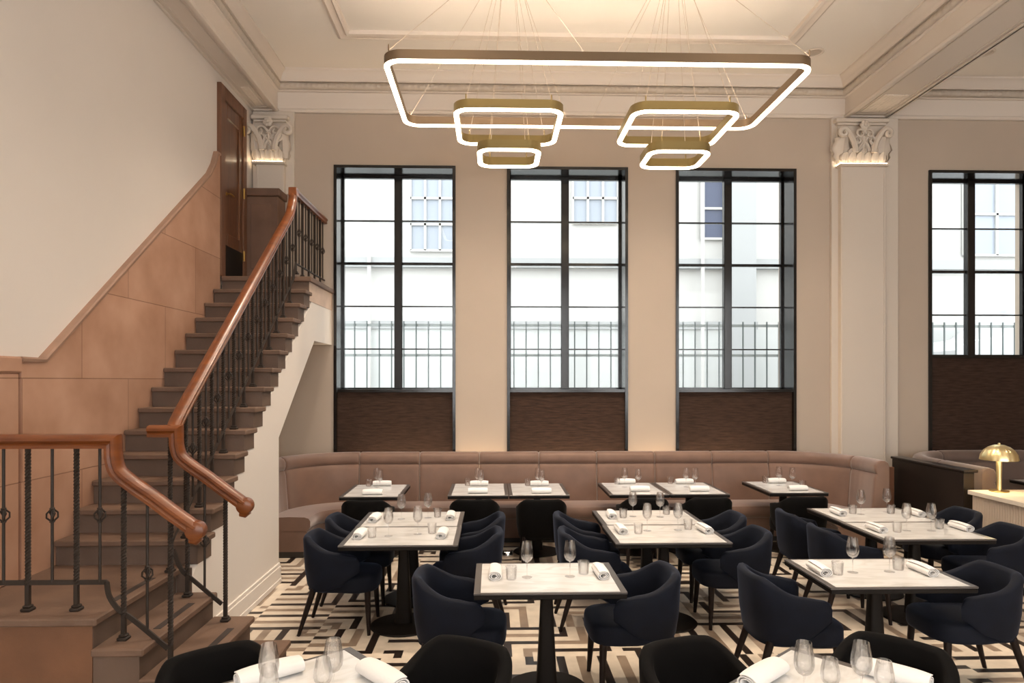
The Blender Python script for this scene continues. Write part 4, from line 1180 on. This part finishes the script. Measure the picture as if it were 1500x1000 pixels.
def fwin(x0, x1, z0, z1, nx, nz, m):
    fr = MB(); w = 0.06
    xs_ = [x0 + (x1 - x0) * i / nx for i in range(nx + 1)]; zs_ = [z0 + (z1 - z0) * i / nz for i in range(nz + 1)]
    for x in xs_: fr.box(x - w / 2, x + w / 2, 17.9, 17.96, z0, z1)
    for z in zs_: fr.box(x0, x1, 17.9, 17.96, z - w / 2, z + w / 2)
    o = fpart(fr, 'window', M['facade'])
    MB().box(x0, x1, 17.965, 17.99, z0, z1).build('pane', m, o)
fwin(-2.16, -1.0, 5.45, 7.5, 3, 3, M['fwin']); fwin(2.1, 3.3, 6.2, 7.5, 3, 2, M['fwin']); fwin(5.53, 6.16, 5.8, 7.4, 1, 2, M['fwin2']); fwin(12.6, 14.4, 5.4, 7.6, 2, 2, M['fwin'])
fpart(MB().box(6.2, 6.86, 17.6, 18, -0.4, 14), 'pier', M['facade2'])
for x in (5.5, 7.9, -3.2): fpart(MB().lathe([(0.05, -0.4), (0.05, 12)], 10, (x, 17.75, 0)), 'downpipe', M['facade'])
# parked car behind the fence
car = thing('car', 'white car parked outside behind the picket fence at far right', 'car', (12.25, 15.4, 1.75))
side = [(-2.2, 0.55), (-2.25, 0.95), (-2.0, 1.15), (-1.2, 1.28), (-0.45, 1.92), (0.2, 2.02), (1.4, 1.98), (2.05, 1.45), (2.2, 1.3), (2.2, 0.55), (1.85, 0.42), (-1.85, 0.42)]
bd = MB(); rows = []
for y, k in ((-0.92, 0.86), (-0.88, 0.97), (-0.75, 1.0), (0.75, 1.0), (0.88, 0.97), (0.92, 0.86)):
    rows.append([(x * (0.96 + 0.04 * k), y * (1 if z < 1.3 else 0.86), 1.0 + (z - 1.0) * k) for x, z in side])
bd.grid(rows, closed_v=True); bd.add(rows[0], [list(range(len(side)))]); bd.add(rows[-1], [list(range(len(side)))])
CZ = 1.15
bd.build('body', M['carp'], car, smooth=40)
MB().prism([(-1.0, 1.30), (-0.42, 1.84), (0.35, 1.90), (0.35, 1.30)], -0.86, -0.80, 'y').build('side_window', M['carg'], car)
MB().prism([(0.42, 1.30), (0.42, 1.90), (1.3, 1.86), (1.8, 1.40), (1.75, 1.30)], -0.86, -0.80, 'y').build('side_window', M['carg'], car)
for x in (-1.4, 1.4):
    for y in (-0.82, 0.82): MB().lathe([(0, -0.11), (0.20, -0.11), (0.35, -0.09), (0.36, 0.0), (0.35, 0.09), (0.20, 0.11), (0, 0.11)], 24, (x, y, 0.36), 'y').build('wheel', M['tyre'], car, smooth=40)
car.scale = (1, 1, 1)

# ------------------------------------------------------------------ world and exposure
w = bpy.data.worlds.new('world'); scene.world = w; w.use_nodes = True
bg = w.node_tree.nodes['Background']; bg.inputs['Color'].default_value = (0.97, 0.985, 1.0, 1); bg.inputs['Strength'].default_value = 3.5
sn = bpy.data.lights.new('sun', 'SUN'); sn.energy = 6.0; sn.angle = 1.05; sn.color = (0.92, 0.96, 1.0)
so = bpy.data.objects.new('sun', sn); COL.objects.link(so); so.rotation_euler = (math.radians(-30), 0, 0)
scene.view_settings.view_transform = 'Standard'; scene.view_settings.look = 'None'
scene.view_settings.exposure = 0.2; scene.view_settings.gamma = 1.0; scene.view_settings.use_curve_mapping = False
scene.cycles.transparent_max_bounces = 32
scene.cycles.max_bounces = 8
scene.cycles.diffuse_bounces = 5
scene.cycles.sample_clamp_indirect = 6
